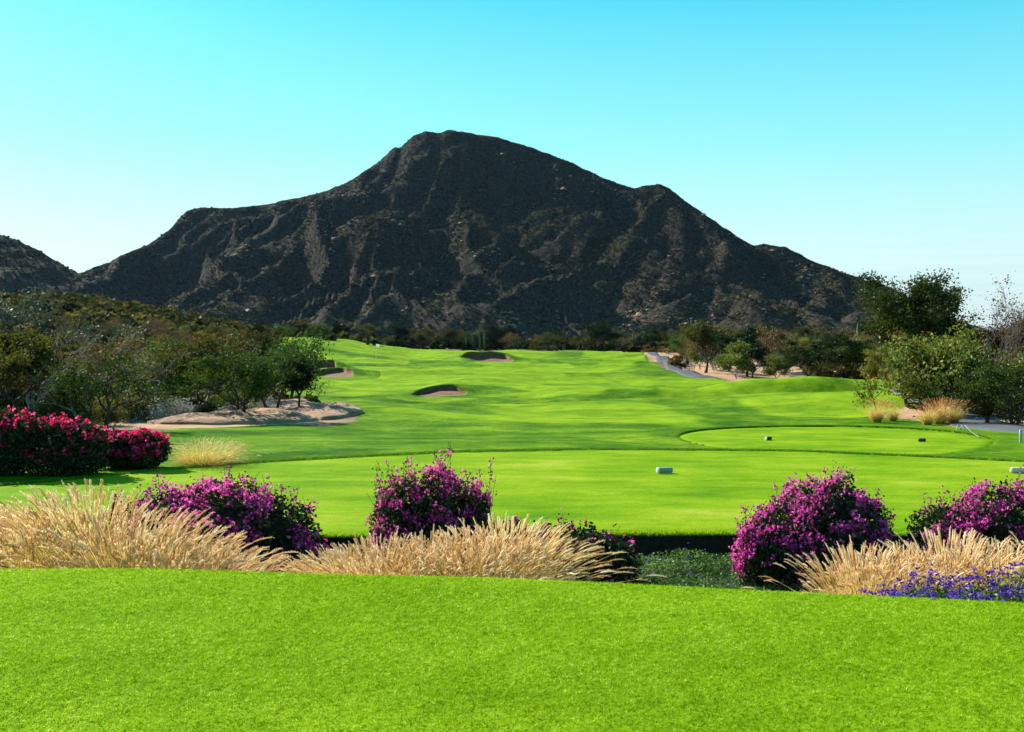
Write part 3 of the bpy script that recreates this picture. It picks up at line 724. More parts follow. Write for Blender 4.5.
# --- left thicket, the crowd
looks = {'mesquite': 'olive tree', 'mesquite2': 'mid-green tree', 'thorn': 'brown half-bare tree', 'oak': 'dark evergreen tree', 'lime': 'yellow-green tree', 'bare': 'bare grey tree',
         'shrub': 'olive shrub', 'shrub2': 'green shrub', 'shrub3': 'brown dry shrub', 'round': 'dark round tree'}
def crowd(n, seed, pxr, dr, kinds, where, srange, keepout=None, mind=1.5):
    r = random.Random(seed); done = []
    i = tries = 0
    while i < n and tries < n * 30:
        tries += 1
        px = r.uniform(*pxr); d = math.sqrt(r.uniform(dr[0] ** 2, dr[1] ** 2)); x, y = at(px, d)
        if poly_sdf(np.array([x]), np.array([y]), turf_poly)[0] > -1.3: continue
        if keepout and keepout(px, d, x, y): continue
        if any((x - a) ** 2 + (y - b) ** 2 < mind ** 2 for a, b in done): continue
        k = r.choice(kinds); done.append((x, y)); i += 1
        K[k].place(x, y, zof(x, y) - .08, r.uniform(0, TAU), r.uniform(*srange), f'{looks[k]} {where}', f'{looks[k]}s {where}')
mix = ['mesquite', 'mesquite', 'mesquite2', 'mesquite2', 'thorn', 'thorn', 'oak', 'lime', 'bare']
rock_zone = lambda px, d, x, y: (165 < px < 370 and d < 53)
crowd(30, 1, (-40, 250), (36, 70), mix + ['thorn', 'bare'], 'in the near thicket behind the crimson hedge', (.72, 1.05), rock_zone, 2.0)
crowd(38, 2, (-40, 262), (70, 140), mix, 'in the deep thicket left of the fairway', (.9, 1.3), lambda px, d, x, y: px > 262, 3)
crowd(40, 3, (-30, 300), (140, 255), mix, 'at the foot of the low wooded hill', (.75, 1.15), None, 4.5)
crowd(26, 4, (60, 262), (36, 62), ['shrub', 'shrub2', 'shrub3', 'shrub', 'shrub2'], 'along the edge of the left thicket', (.7, 1.15), lambda px, d, x, y: (180 < px < 370), 1.2)
# --- tree line beyond the green
tl = ['mesquite', 'mesquite2', 'thorn', 'oak', 'lime', 'shrub', 'shrub2', 'mesquite']
crowd(62, 6, (300, 700), (256, 320), tl, 'in the tree line beyond the green', (.85, 1.3), None, 3.2)
K['mesquite'].parts and put('oak', 604, 262, 'broad dark tree standing tallest in the tree line, above the middle of the fairway', s=1.75, sz=1.5)
put('oak', 658, 268, 'broad dark tree above the far end of the cart path', s=1.45, sz=1.35)
put('mesquite', 680, 262, 'open-crowned olive tree just right of the far end of the cart path', s=1.3)
put('oak', 297, 240, 'dark evergreen tree behind the raised grass knoll, left one of two', s=1.15)
put('oak', 318, 236, 'dark evergreen tree behind the raised grass knoll, right one of two', s=.95)
put('silver', 340, 245, 'pale silvery tree at the back left corner of the putting green', s=.8)
# --- orchard-like row along the sandy strip
row = [(700, 128, 'lime', 1.15), (689, 150, 'mesquite2', 1.0), (716, 122, 'thorn', 1.15), (737, 108, 'lime', 1.1), (752, 112, 'round', 1.0), (728, 128, 'mesquite', 1.2), (775, 108, 'lime', .8), (762, 128, 'mesquite', 1.1)]
whr = ['with bright leaves over the dark shadow ring on the sandy strip', 'leftmost of the row on the sandy strip beside the cart path', 'brown and thin, second in the row on the sandy strip', 'with pale trunk at the lower end of the sandy strip',
       'dark and round, behind the lower end of the sandy strip', 'behind the middle of the sandy strip', 'small and yellow-green, left of the grassy mound', 'olive, in the second row left of the grassy mound']
for (px, d, k, s_), w in zip(row, whr): put(k, px, d, 'tree ' + w, 'trees along the sandy strip', s=s_)
crowd(34, 8, (690, 880), (112, 175), mix + ['lime', 'thorn'], 'in the scrub wood right of the fairway', (.95, 1.45), None, 3.5)
crowd(30, 9, (680, 1040), (175, 300), mix, 'far back in the wood below the mountain', (.9, 1.4), None, 4)
for px, d, s_ in [(822, 103, 1.15), (842, 101, 1.2), (808, 104, 1.0)]:
    put('oak', px, d, {822: 'very dark dense tree behind the crest of the grassy mound, middle of three', 842: 'very dark dense tree behind the mound, right of three', 808: 'very dark dense tree behind the mound, left of three'}[px], 'dark trees behind the grassy mound', s=s_ * .75)
# --- right side
put('bigtree', 938, 57, 'tall broad dark tree standing against the sky at the right', s=.88)
put('fronttree', 945, 45, 'wide yellow-green tree with dark leaning trunks beside the second tee', s=1.15, rz=.6)
put('fronttree', 975, 47, 'lower yellow-green tree with dark base right of the wide one', s=.82, rz=2.6)
put('sapling', 877, 44.5, 'thin young tree beside the rust-tipped grass clumps', s=1.05)
put('tallbare', 998, 52, 'tall leafless tree with thin pale branches against the sky at the right', s=1.18)
put('tallbare', 1022, 49, 'leafless tree cut by the right edge of the picture', s=1.0)
put('mesquite2', 1018, 39.5, 'grey-green bushy tree with reddish base at the right edge by the path', s=.62)
crowd(16, 10, (948, 1090), (46, 80), ['thorn', 'mesquite', 'bare', 'thorn', 'oak'], 'in the wood behind the leafless tree', (.75, 1.0), lambda px, d, x, y: abs(x - 21) < 1.8 and d < 66, 2.5)
crowd(16, 12, (860, 1080), (64, 110), mix, 'behind the tall broad tree', (.8, 1.15), None, 3)
crowd(9, 13, (955, 1060), (40, 50), ['shrub', 'shrub2', 'shrub3'], 'on the bare ground beside the right-hand path', (.6, .9), lambda px, d, x, y: 15.5 < x < 19.8 and d > 33, 1.4)

# understorey of the woods: countless
def scatter_px(n, seed, pxr, dr):
    r = np.random.default_rng(seed); px = r.uniform(*pxr, n); d = np.sqrt(r.uniform(dr[0] ** 2, dr[1] ** 2, n))
    x = (px - 512) / F * d; return x, d, poly_sdf(x, d, turf_poly)
x, y, sd_ = scatter_px(9000, 51, (-180, 330), (34, 260))
k = (sd_ < -.8) & ~((x > -15.5) & (y < 50))
scrub_object('undergrowth', x[k], y[k], H(x[k], y[k]), RG.uniform(.35, 1.1, k.sum()) * np.clip(y[k] / 90, .7, 1.6), 26, 52, 'low tangled undergrowth between the trees of the left thicket', mat=M['leaf_olive'], squash=.9)
x, y, sd_ = scatter_px(9000, 53, (640, 1180), (48, 320))
k = (sd_ < -2.5) & ~((np.hypot((x - 26) / 6, (y - 122) / 30) < 1)) & ~((np.abs(x - 31) < 8) & (y > 120) & (y < 240)) & ~((x < 30) & (y < 56))
scrub_object('undergrowth', x[k], y[k], H(x[k], y[k]), RG.uniform(.4, 1.3, k.sum()) * np.clip(y[k] / 90, .7, 1.8), 24, 54, 'low brownish undergrowth in the wood right of the fairway', mat=M['leaf_brown'], squash=.9)
x, y, sd_ = scatter_px(16000, 55, (-260, 1300), (255, 640))
k = (sd_ < -2) & (H(x, y) > -50)
scrub_object('scrubland', x[k], y[k], H(x[k], y[k]), RG.uniform(1.2, 3.4, k.sum()), 18, 56, 'scrubland between the tree line and the foot of the mountain', squash=.9)
r = np.random.default_rng(57); x = r.normal(-135, 62, 9000); y = r.normal(315, 55, 9000); k = (y > 200) & (x / y < -.12)
scrub_object('hillside_bushes', x[k], y[k], H(x[k], y[k]), r.uniform(1.2, 3.2, k.sum()), 22, 58, 'bushes covering the low wooded hill behind the thicket', mat=M['leaf_olive'], squash=.9)

# ------------------------------------------------------------------ cacti
def cactus_kind(seed, h, arms):
    r = np.random.default_rng(seed)
    def col(p0, hh, rad, bend=0, az=0):
        n = 9; t = np.linspace(0, 1, n)
        out = bend * np.minimum(1, t * 4) ** .6
        P = np.stack([p0[0] + out * math.cos(az), p0[1] + out * math.sin(az), p0[2] + hh * t - (0 if bend == 0 else .0)], -1)
        rr = rad * np.array([.8, 1, 1, 1.03, 1.02, 1, .95, .8, .25])
        P = np.concatenate([P, P[-1:] + [[0, 0, rad * .25]]]); rr = np.r_[rr, .01]
        v, f = tube(P, rr, 16)
        a = np.arange(len(v)) % 2; c = np.repeat(P, 16, 0); v = c + (v - c) * np.where(a, 1.0, .86)[:, None]
        return v, f
    parts = [('trunk', make_mesh('cactus_trunk', *col((0, 0, -.1), h, .21), M['cactus']))]
    for i in range(arms):
        az = i * 2.1 + seed; parts.append(('arm', make_mesh('cactus_arm', *col((0, 0, h * r.uniform(.12, .3)), h * r.uniform(.45, .68), .16, .62, az), M['cactus'])))
    return Kind('column_cactus', 'cactus', parts)
CA = [cactus_kind(1, 4.6, 2), cactus_kind(2, 5.2, 1), cactus_kind(3, 3.6, 0)]
for px, d, c, s_, w in [(466, 256, 2, .95, 'leftmost of the four behind the far bunker'), (473, 257, 0, .95, 'second from left behind the far bunker'), (480, 255, 1, 1.2, 'tallest of the four behind the far bunker'),
                     (484.5, 257, 2, 1.3, 'rightmost of the four behind the far bunker'), (633, 262, 2, 1.35, 'alone between the two broad trees of the tree line'), (858, 150, 2, 1.75, 'pale and tall above the wood behind the grassy mound'),
                     (325, 275, 1, 1.0, 'behind the pale silvery tree left of the green'), (754, 190, 2, 1.6, 'above the orchard row on the right')]:
    x, y = at(px, d); CA[c].place(x, y, zof(x, y), px, s_ * .72, 'column cactus, ' + w, 'column cacti', s_)

# ------------------------------------------------------------------ rock slabs
def slab(px, d, rx, ry, h, seed, label, rz=0):
    x, y = at(px, d); n = 90; m = 26; a = np.linspace(0, TAU, n, endpoint=False)
    w = 1 + .12 * np.sin(2 * a + seed) + .09 * np.sin(3 * a + seed * 2) + .05 * np.sin(5 * a + seed * 3)
    rows = []
    for j in range(m):
        r_ = j / (m - 1)
        X = rx * r_ * w * np.cos(a); Y = ry * r_ * w * np.sin(a)
        X, Y = X * math.cos(rz) - Y * math.sin(rz), X * math.sin(rz) + Y * math.cos(rz)
        Z = H(x + X, y + Y) - zof(x, y) + h * np.sqrt(np.maximum(0, 1 - r_ ** 3.2)) + .75 * h * fbm((X + x) / 1.3, (Y + y) / 1.3, seed, 5, .6) * (1 - r_ ** 4) - (.15 if j == m - 1 else 0)
        rows.append(np.stack([X, Y, Z], -1))
    i = np.arange(m * n).reshape(m, n); k = np.roll(i, -1, 1)
    o = link('rock_slab', make_mesh('rock_slab', np.concatenate(rows), np.stack([i[:-1], i[1:], k[1:], k[:-1]], -1).reshape(-1, 4), M['rock']))
    o.location = (x, y, zof(x, y)); tag(o, label, 'rock', 'rock slabs beside the fairway')
slab(320, 45.5, 1.75, 3.2, .32, 3, 'rounded tan rock slab with tree shadows, bulging into the fairway', .15)
slab(246, 42.3, 3.1, 2.0, .26, 5, 'long low tan rock slab left of the rounded one', .12)
slab(196, 41.0, 1.6, 1.3, .16, 8, 'flat tan rock slab under the small round bush')
slab(292, 51.5, 1.6, 2.4, .30, 11, 'tan rock slab behind the small round tree')

# ------------------------------------------------------------------ tee markers, flag, posts, hoop
def marker_mesh(name, ln, rad, mats, cap=.22):
    n = 18; xs_ = np.concatenate([-ln / 2 + rad * .6 * (1 - np.cos(np.linspace(0, np.pi / 2, 6))), np.linspace(-ln / 2 + rad * .8, ln / 2 - rad * .8, 6), ln / 2 - rad * .6 * (1 - np.cos(np.linspace(np.pi / 2, 0, 6)))])
    rr = rad * np.concatenate([np.sin(np.linspace(.05, np.pi / 2, 6)), np.ones(6), np.sin(np.linspace(np.pi / 2, .05, 6))])
    v, f = tube(np.stack([xs_, xs_ * 0, xs_ * 0 + rad * .92], -1), rr, n)
    v[:, 2] = np.maximum(v[:, 2], .004)
    mi = (v[f].mean(1)[:, 0] < -ln / 2 + ln * cap).astype(int)
    return make_mesh(name, v, f, mats, mi=mi)
def marker(px, py, ln, rad, mats, label, rz, cap=.22, group='tee markers'):
    x, y = G(px, py); o = link('tee_marker', marker_mesh('tee_marker', ln, rad, mats, cap)); o.location = (x, y, (TEE_Z if y < 25 else T2_Z) + .004); o.rotation_euler[2] = rz
    tag(o, label, 'tee marker', group)
marker(664.5, 473.5, .31, .055, [M['stone_marker'], M['white']], 'grey-green log-shaped tee marker with a white end, on the nearer tee', R(8), .16)
marker(1019, 473, .32, .052, [M['cream'], M['cream']], 'cream log-shaped tee marker cut by the right edge of the picture', R(-5))
marker(768.5, 440, .21, .052, [M['dark_marker'], M['white']], 'dark violet tee marker on the second tee, left one of the pair', R(25), .12)  # white left end paints in the sunlight caught there
marker(922, 441.5, .21, .05, [M['dark_marker'], M['dark_marker']], 'dark violet tee marker on the second tee, right one of the pair', R(-15), .1)

fx, fy = G(376, 358.5); fz = zof(fx, fy)
fl = tag(empty('golf_flag', (fx, fy, fz)), 'small white flag on a thin pole standing on the distant putting green', 'flag')
link('pole', make_mesh('pole', *tube([(0, 0, 0), (0, 0, 1.2), (0, 0, 2.35)], [.022, .022, .018], 8), M['white']), fl)
gu = np.linspace(0, 1, 9); fv = []
for zz in np.linspace(0, 1, 6):
    fv.append(np.stack([.02 + gu * .50, .06 * np.sin(gu * 7) * gu, 2.30 - .46 * zz - gu * .06], -1))
M['flag'] = leaf_mat('white_flag_cloth', [(0, (.8, .8, .78)), (1, (.82, .82, .8))], trans=.5, gloss=0, objvar=0)
fme = make_mesh('flag', np.concatenate(fv), grid_faces(6, 9), M['flag'])
fo = link('flag', fme, fl); so = fo.modifiers.new('cloth', 'SOLIDIFY'); so.thickness = .006

def post(px, py, h, r_, label, mat='grey_metal', name='post', d=None):
    x, y = at(px, d) if d else G(px, py); z = zof(x, y)
    v, f = tube([(0, 0, -.1), (0, 0, h * .5), (0, 0, h - r_ * .4), (0, 0, h), (0, 0, h + .001)], [r_, r_, r_, r_ * .7, .001], 12)
    o = link(name, make_mesh(name, v, f, M[mat])); o.location = (x, y, z); tag(o, label, 'post'); return x, y, z
p1 = post(1020.5, 443, .36, .035, 'short grey post beside the path at the right edge of the picture')
# low hoop barrier with a rope to the post
bx_, by_ = at(961.5, 34.0); bz_ = zof(bx_, by_)
hb = tag(empty('hoop_barrier', (bx_, by_, bz_)), 'small pale double hoop barrier at the edge of the second tee beside the path', 'barrier')
for q in (-.07, .07):
    t_ = np.linspace(0, 1, 9); P = np.stack([q + (t_ - .5) * .13, t_ * 0, .17 * np.sin(t_ * np.pi) ** .5 - .02], -1)
    link('hoop', make_mesh('hoop', *tube(P, np.full(9, .014), 8), M['grey_metal']), hb)
t_ = np.linspace(0, 1, 20)[:, None]; A = np.array([bx_ + .12, by_, bz_ + .15]); ex, ey = at(980, 31.6); B = np.array([ex, ey, zof(ex, ey) + .02])
P = A + (B - A) * t_; P[:, 2] -= .03 * np.sin(t_[:, 0] * np.pi)
tag(link('rope', make_mesh('rope', *tube(P, np.full(20, .007), 6), M['grey_metal'])), 'pale rope slanting down to the grass from the small hoop barrier', 'rope')
post(950.5, 0, .75, .06, 'pale grey utility post standing behind the rust-tipped grass clumps', d=44.5)
for px, py, w in [(681, 366, 'left'), (687, 364, 'right')]:
    x, y = at(px, 150 if px < 684 else 158)
    v, f = tube([(0, 0, 0), (0, 0, .1), (0, 0, .75), (0, 0, .85), (0, 0, .87)], [.28, .33, .36, .30, .01], 12)
    o = link('waste_bin', make_mesh('waste_bin', v, f, M['dark_marker'])); o.location = (x, y, zof(x, y)); tag(o, f'small dark bin standing on the sandy strip by the cart path, {w} of two', 'bin', 'dark bins')

# ------------------------------------------------------------------ fountain grass
def grass_kind(seed, nb, npl, h, lean=(0, 0), plume_mat='plume', rad=.16, spreadk=.56, plen=.21, name='fountain_grass', green=.38):
    r = np.random.default_rng(seed)
    def arcs(n, length, sp, droop, seg):
        a = r.uniform(0, TAU, n); q = np.sqrt(r.random(n))
        base = np.stack([np.cos(a) * rad * q, np.sin(a) * rad * q, np.zeros(n)], -1)
        out = np.stack([np.cos(a) + r.normal(0, .35, n), np.sin(a) + r.normal(0, .35, n)], -1)
        tilt = sp * q ** .8 * r.uniform(.5, 1.25, n)
        hor = out * tilt[:, None] + np.array(lean)[None] + r.normal(0, .05, (n, 2))
        t = np.linspace(0, 1, seg)[None, :, None]
        Ls = length[:, None]
        P = np.empty((n, seg, 3))
        P[..., :2] = base[:, None, :2] + hor[:, None] * Ls[..., None] * (t * .65 + .45 * t ** 2.2)
        up = 1 / np.sqrt(1 + (hor ** 2).sum(1))
        P[..., 2] = Ls * (up[:, None] * t[..., 0] - (droop * (tilt + .15))[:, None] * t[..., 0] ** 2.6)
        P[..., 2] = np.maximum(P[..., 2], .02)
        return P
    # blades: ribbons
    P = arcs(nb, h * r.uniform(.5, .95, nb), spreadk * 1.15, .34, 6); wd = np.array([.8, 1, .95, .75, .45, .05])[None, :, None] * .0042
    sd = np.cross(np.diff(P, axis=1, append=P[:, -1:] + [[[0, 0, .01]]]), r.normal(size=(nb, 1, 3))); sd /= np.linalg.norm(sd, axis=2)[..., None] + 1e-9
    v = np.stack([P - sd * wd, P + sd * wd], 2).reshape(-1, 3)
    i = np.arange(nb * 6 * 2).reshape(nb, 6, 2)
    f = np.stack([i[:, :-1, 0], i[:, :-1, 1], i[:, 1:, 1], i[:, 1:, 0]], -1).reshape(-1, 4)
    tone = np.repeat(np.clip(r.beta(2, 2, nb), 0, 1)[:, None], 5, 1) * np.linspace(1 - green * 2, 1, 5)[None]
    parts = [('blades', make_mesh(name + '_blades', v, f, M['straw'], smooth=False, attrs={'rnd': ('FACE', tone.ravel())}))]
    # stalks with a feathery plume
    seg = 9; P = arcs(npl, h * r.uniform(.78, 1.08, npl), spreadk * .95, .24, seg)
    wd = .0016; sd = np.cross(np.diff(P, axis=1, append=P[:, -1:] + [[[0, 0, .01]]]), r.normal(size=(npl, 1, 3))); sd /= np.linalg.norm(sd, axis=2)[..., None] + 1e-9
    v = np.stack([P - sd * wd, P + sd * wd], 2).reshape(-1, 3); i = np.arange(npl * seg * 2).reshape(npl, seg, 2)
    f = np.stack([i[:, :-1, 0], i[:, :-1, 1], i[:, 1:, 1], i[:, 1:, 0]], -1).reshape(-1, 4)
    parts.append(('stalks', make_mesh(name + '_stalks', v, f, M['straw'], smooth=False, attrs={'rnd': ('FACE', np.full(len(f), .7))})))
    tip = P[:, -1]; dr = P[:, -1] - P[:, -2]; dr /= np.linalg.norm(dr, axis=1)[:, None]
    grav = np.array([0, 0, -1.]); vs, fs, tn, o = [], [], [], 0
    for k in range(npl):
        ln = plen * r.uniform(.6, 1.15); base_t = r.beta(2.2, 2)
        nn_ = 7; t = np.linspace(0, 1, nn_)[:, None]
        C = tip[k] + dr[k] * ln * (t - .15) + grav * (ln * .28 * t ** 2) + np.append(np.array(lean), 0) * ln * .4 * t ** 2
        rr = .0078 * np.array([.45, .9, 1, .95, .8, .5, .08])
        v1, f1 = tube(C, rr, 5); vs.append(v1); fs.append(f1 + o); o += len(v1); tn.append(np.full(len(f1), base_t))
        m = 46; s_ = r.random(m) ** .9; c0 = tip[k] + dr[k] * ln * (s_[:, None] - .15) + grav * (ln * .28 * s_[:, None] ** 2) + np.append(np.array(lean), 0) * ln * .4 * s_[:, None] ** 2
        d_ = r.normal(size=(m, 3)); d_ /= np.linalg.norm(d_, axis=1)[:, None]; d_ = d_ * .75 + dr[k] * .8
        d_ *= (.025 * np.sin(np.pi * (s_ * .85 + .12)) ** .6 * r.uniform(.6, 1.2, m))[:, None]
        w_ = np.cross(d_, r.normal(size=(m, 3))); w_ /= np.linalg.norm(w_, axis=1)[:, None] + 1e-9; w_ *= .0017
        v2 = np.stack([c0 - w_, c0 + w_, c0 + d_ + w_ * .3, c0 + d_ - w_ * .3], 1).reshape(-1, 3)
        vs.append(v2); fs.append(np.arange(m * 4).reshape(m, 4) + o); o += len(v2); tn.append(np.clip(base_t + r.normal(0, .15, m), 0, 1))
    parts.append(('plumes', make_mesh(name + '_plumes', np.concatenate(vs), np.concatenate(fs), M[plume_mat], smooth=False, attrs={'rnd': ('FACE', np.concatenate(tn))})))
    return Kind(name, 'grass clump', parts)
GK = {'l': grass_kind(61, 1300, 440, 1.32, (-.16, 0)), 'c': grass_kind(62, 1300, 440, 1.32, (.03, 0)), 'r': grass_kind(63, 1300, 440, 1.3, (.09, 0)), 'r2': grass_kind(64, 1300, 440, 1.3, (.46, .02)),
      'rust': grass_kind(65, 500, 110, .95, (0, 0), 'plume_rust', plen=.18, spreadk=.5)}
GG = 'fountain grass clumps along the flower bed'
def gput(px, d, k, s_, label, rz=0, group=GG, sz=None):
    x, y = at(px, d); GK[k].place(x, y, zof(x, y) - .02, rz, s_, label, group, sz)
for px, d, k, s_, w in [
    (-62, 10.1, 'l', .82, 'golden fountain grass clump cut off by the left edge of the picture'),
    (22, 10.0, 'l', .88, 'golden fountain grass clump leaning left at the left edge, in front of the small dark bush'),
    (80, 10.3, 'l', 1.0, 'golden fountain grass clump with the tallest plumes, second from the left edge'),
    (122, 9.9, 'c', .98, 'upright golden fountain grass clump left of the left magenta bush'),
    (168, 9.8, 'r', .88, 'golden fountain grass clump directly before the left magenta bush'),
    (210, 9.6, 'r', .78, 'golden fountain grass clump before the right half of the left magenta bush'),
    (345, 10.0, 'l', .66, 'golden fountain grass clump at the left end of the middle group'),
    (380, 9.7, 'c', .76, 'golden fountain grass clump before the left side of the tall magenta bush'),
    (425, 9.8, 'c', .80, 'golden fountain grass clump right before the tall magenta bush'),
    (470, 9.8, 'c', .82, 'golden fountain grass clump before the right side of the tall magenta bush'),
    (505, 10.2, 'r', .86, 'golden fountain grass clump before the low spreading bush'),
    (505, 9.5, 'r', .62, 'low golden fountain grass clump at the front of the middle group'),
    (828, 9.4, 'l', .50, 'golden fountain grass clump leaning left, before the right magenta bush'),
    (864, 9.6, 'c', .70, 'golden fountain grass clump just right of the right magenta bush'),
    (912, 9.5, 'r', .72, 'golden fountain grass clump behind the start of the violet flowers'),
    (960, 9.7, 'r', .82, 'golden fountain grass clump before the magenta bush at the right edge'),
    (1012, 9.4, 'r', .84, 'golden fountain grass clump leaning right at the right edge behind the violet flowers'),
    (1075, 9.5, 'r', .8, 'golden fountain grass clump cut off by the right edge of the picture')]:
    gput(px, d, k, s_, w, rnd.uniform(-.55, .55), sz=s_ * rnd.uniform(.92, 1.06))
GK['fan'] = grass_kind(66, 1700, 420, 1.05, (.10, 0), rad=.85, spreadk=.85, plen=.26)
gput(205, 21.35, 'fan', .50, 'wide pale fountain grass clump beyond the nearer tee, beside the small crimson bush', 0, 'fountain grass beyond the tee')
for px, d, s_, w in [(877, 40.5, .95, 'rust-tipped grass clump left of the leaning trunks, left one'), (893, 41.5, .8, 'rust-tipped grass clump just left of the leaning trunks'), (928, 39.5, .8, 'rust-tipped grass clump at the foot of the wide yellow-green tree'),
                  (940, 40, 1.05, 'rust-tipped grass clump before the pale utility post'), (953, 40.2, 1.0, 'rust-tipped grass clump nearest the path')]:
    gput(px, d, 'rust', s_, w, rnd.uniform(0, 6), 'rust-tipped grass clumps by the second tee')

# ------------------------------------------------------------------ bougainvilleas
def bush_kind(name, seed, lobes, nleaf, nflow, fmat, fsize=.025, lsize=.042, sprigs=10, sprig_h=.3, topbias=0., inner=.6, patch=.5, cat='bush', core=True):
    """lobes: (x, y, z, rx, ry, rz)"""
    r = np.random.default_rng(seed); Lb = np.array(lobes, float); vol = Lb[:, 3] * Lb[:, 4] * Lb[:, 5]; p = vol ** .67; p /= p.sum()
    def shell(n, lo, hi):
        out = []
        while sum(map(len, out)) < n:
            k = r.choice(len(Lb), n, p=p); d = r.normal(size=(n, 3)); d /= np.linalg.norm(d, axis=1)[:, None]
            bump = 1 + .42 * (vnoise(d[:, 0] * 3 + k * 9 + 20, d[:, 1] * 3 + d[:, 2] * 4 + 30, seed) + .6 * vnoise(d[:, 0] * 9 + 40, d[:, 2] * 9 + d[:, 1] * 7 + 40, seed))
            q = Lb[k, :3] + d * Lb[k, 3:] * (r.uniform(lo, hi, n) * bump)[:, None]
            inside = np.zeros(n, bool)
            for l in Lb: inside |= (((q - l[:3]) / (l[3:] * .72)) ** 2).sum(1) < 1
            ok = (~inside | (lo < .5)) & (q[:, 2] > .03)
            out.append(np.c_[q[ok], d[ok]])
        return np.concatenate(out)[:n]
    S = shell(nleaf, inner, 1.03)
    v, f = rand_quads(S[:, :3], lsize * r.uniform(.6, 1.4, nleaf), r, aspect=.6)
    sets = [(v, f)]; tone = [r.beta(1.6, 3, nleaf)]
    # sprigs: thin shoots above the crown
    top = shell(400, .9, 1.0); top = top[top[:, 5] > .35]; shoot, extra = [], []
    for k in range(min(sprigs, len(top))):
        a = top[k, :3]; hh = sprig_h * r.uniform(.35, 1.1); d = np.array([r.normal(0, .2), r.normal(0, .2), 1]); t = np.linspace(0, 1, 6)[:, None]
        P = a - np.array([0, 0, .12]) + d * (hh + .12) * t + np.array([r.normal(0, .05), r.normal(0, .05), 0]) * t ** 2
        shoot.append(tube(P, np.linspace(.004, .0015, 6), 4))
        tt = r.random(int(26 * hh / .3) + 8)[:, None]; extra.append(a + d * hh * tt + r.normal(0, .022, (len(tt), 3)))
    if extra:
        E = np.concatenate(extra); v, f = rand_quads(E, lsize * .62 * r.uniform(.6, 1.3, len(E)), r); sets.append((v, f)); tone.append(r.beta(2, 2, len(E)))
    V, Fc = join(sets)
    parts = [('foliage', make_mesh(name + '_leaves', V, Fc, M['boug_leaf'], smooth=False, attrs={'rnd': ('FACE', np.concatenate(tone))}))]
    # flowers: three folded bracts each, in sprays
    S = shell(nflow * 3, .93, 1.10)
    pn = vnoise(S[:, 0] * 5 + 50, S[:, 1] * 5 + S[:, 2] * 6 + 50, seed + 4) + .35 * vnoise(S[:, 0] * 17 + 50, S[:, 2] * 17 + 50, seed + 6) + topbias * (S[:, 5] - .1) + r.normal(0, .13, len(S))
    S = S[np.argsort(-pn)[:int(nflow)]] if patch else S[:nflow]
    c = S[:, :3]
    if extra:
        e = E[r.random(len(E)) < .35]; c = np.concatenate([c, e])
    n = len(c); vs, tn = [], []
    t0 = r.beta(2, 2, n)
    for k in range(3):
        off = r.normal(0, fsize * .28, (n, 3)); v_, _ = rand_quads(c + off, fsize * r.uniform(.7, 1.3, n), r, aspect=.85); vs.append(v_); tn.append(np.clip(t0 + r.normal(0, .12, n), 0, 1))
    V = np.concatenate(vs); parts.append(('flowers', make_mesh(name + '_flowers', V, np.arange(len(V)).reshape(-1, 4), M[fmat], smooth=False, attrs={'rnd': ('FACE', np.concatenate(tn))})))
    # woody stems from the root to the crown
    tb = list(shoot); St = shell(46, .6, .95)
    for q in St:
        t = np.linspace(0, 1, 7)[:, None]; b0 = np.array([q[0] * .35, q[1] * .35, -.05]); mid = np.array([q[0] * .8, q[1] * .8, q[2] * .25])
        P = b0 * (1 - t) ** 2 + 2 * mid * t * (1 - t) + q[:3] * t ** 2; tb.append(tube(P, np.linspace(.012, .003, 7), 4))
    parts.append(('stems', make_mesh(name + '_stems', *join(tb), M['bark_dark'])))
    if core:  # dark solid core, its colour standing in for shade inside the bush
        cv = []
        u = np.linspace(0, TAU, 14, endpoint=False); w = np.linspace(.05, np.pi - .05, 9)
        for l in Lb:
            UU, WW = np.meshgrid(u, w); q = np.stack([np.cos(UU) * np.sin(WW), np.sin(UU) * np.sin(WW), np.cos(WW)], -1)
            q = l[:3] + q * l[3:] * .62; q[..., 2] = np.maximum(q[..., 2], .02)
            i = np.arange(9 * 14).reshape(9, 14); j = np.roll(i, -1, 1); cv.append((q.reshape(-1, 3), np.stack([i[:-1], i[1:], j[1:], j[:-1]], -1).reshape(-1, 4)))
        parts.append(('shade_core', make_mesh(name + '_core', *join(cv), M['shrub_core'])))
    return Kind(name, cat, parts)
def bput(k, px, d, label, rz=0, s=1, dz=0, sz=None, group='bougainvillea bushes in the flower bed'):
    x, y = at(px, d); k.place(x, y, zof(x, y) + dz, rz, s, label, group, sz)
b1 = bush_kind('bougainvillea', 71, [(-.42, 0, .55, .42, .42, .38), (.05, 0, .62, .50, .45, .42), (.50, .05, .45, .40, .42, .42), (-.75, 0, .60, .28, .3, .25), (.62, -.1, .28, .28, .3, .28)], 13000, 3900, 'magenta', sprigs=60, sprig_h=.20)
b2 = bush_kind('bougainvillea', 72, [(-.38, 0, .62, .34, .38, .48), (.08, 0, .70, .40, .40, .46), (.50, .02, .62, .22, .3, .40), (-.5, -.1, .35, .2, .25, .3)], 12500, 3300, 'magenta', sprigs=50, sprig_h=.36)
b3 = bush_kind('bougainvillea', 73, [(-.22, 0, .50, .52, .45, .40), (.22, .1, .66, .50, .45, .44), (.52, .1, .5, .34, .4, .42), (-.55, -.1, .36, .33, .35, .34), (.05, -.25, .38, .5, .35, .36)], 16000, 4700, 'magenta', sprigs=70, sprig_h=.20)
b4 = bush_kind('bougainvillea', 74, [(-.35, 0, .50, .42, .42, .36), (.2, 0, .60, .50, .45, .42), (.75, 0, .62, .46, .42, .44)], 14000, 4200, 'magenta', sprigs=34, sprig_h=.26)
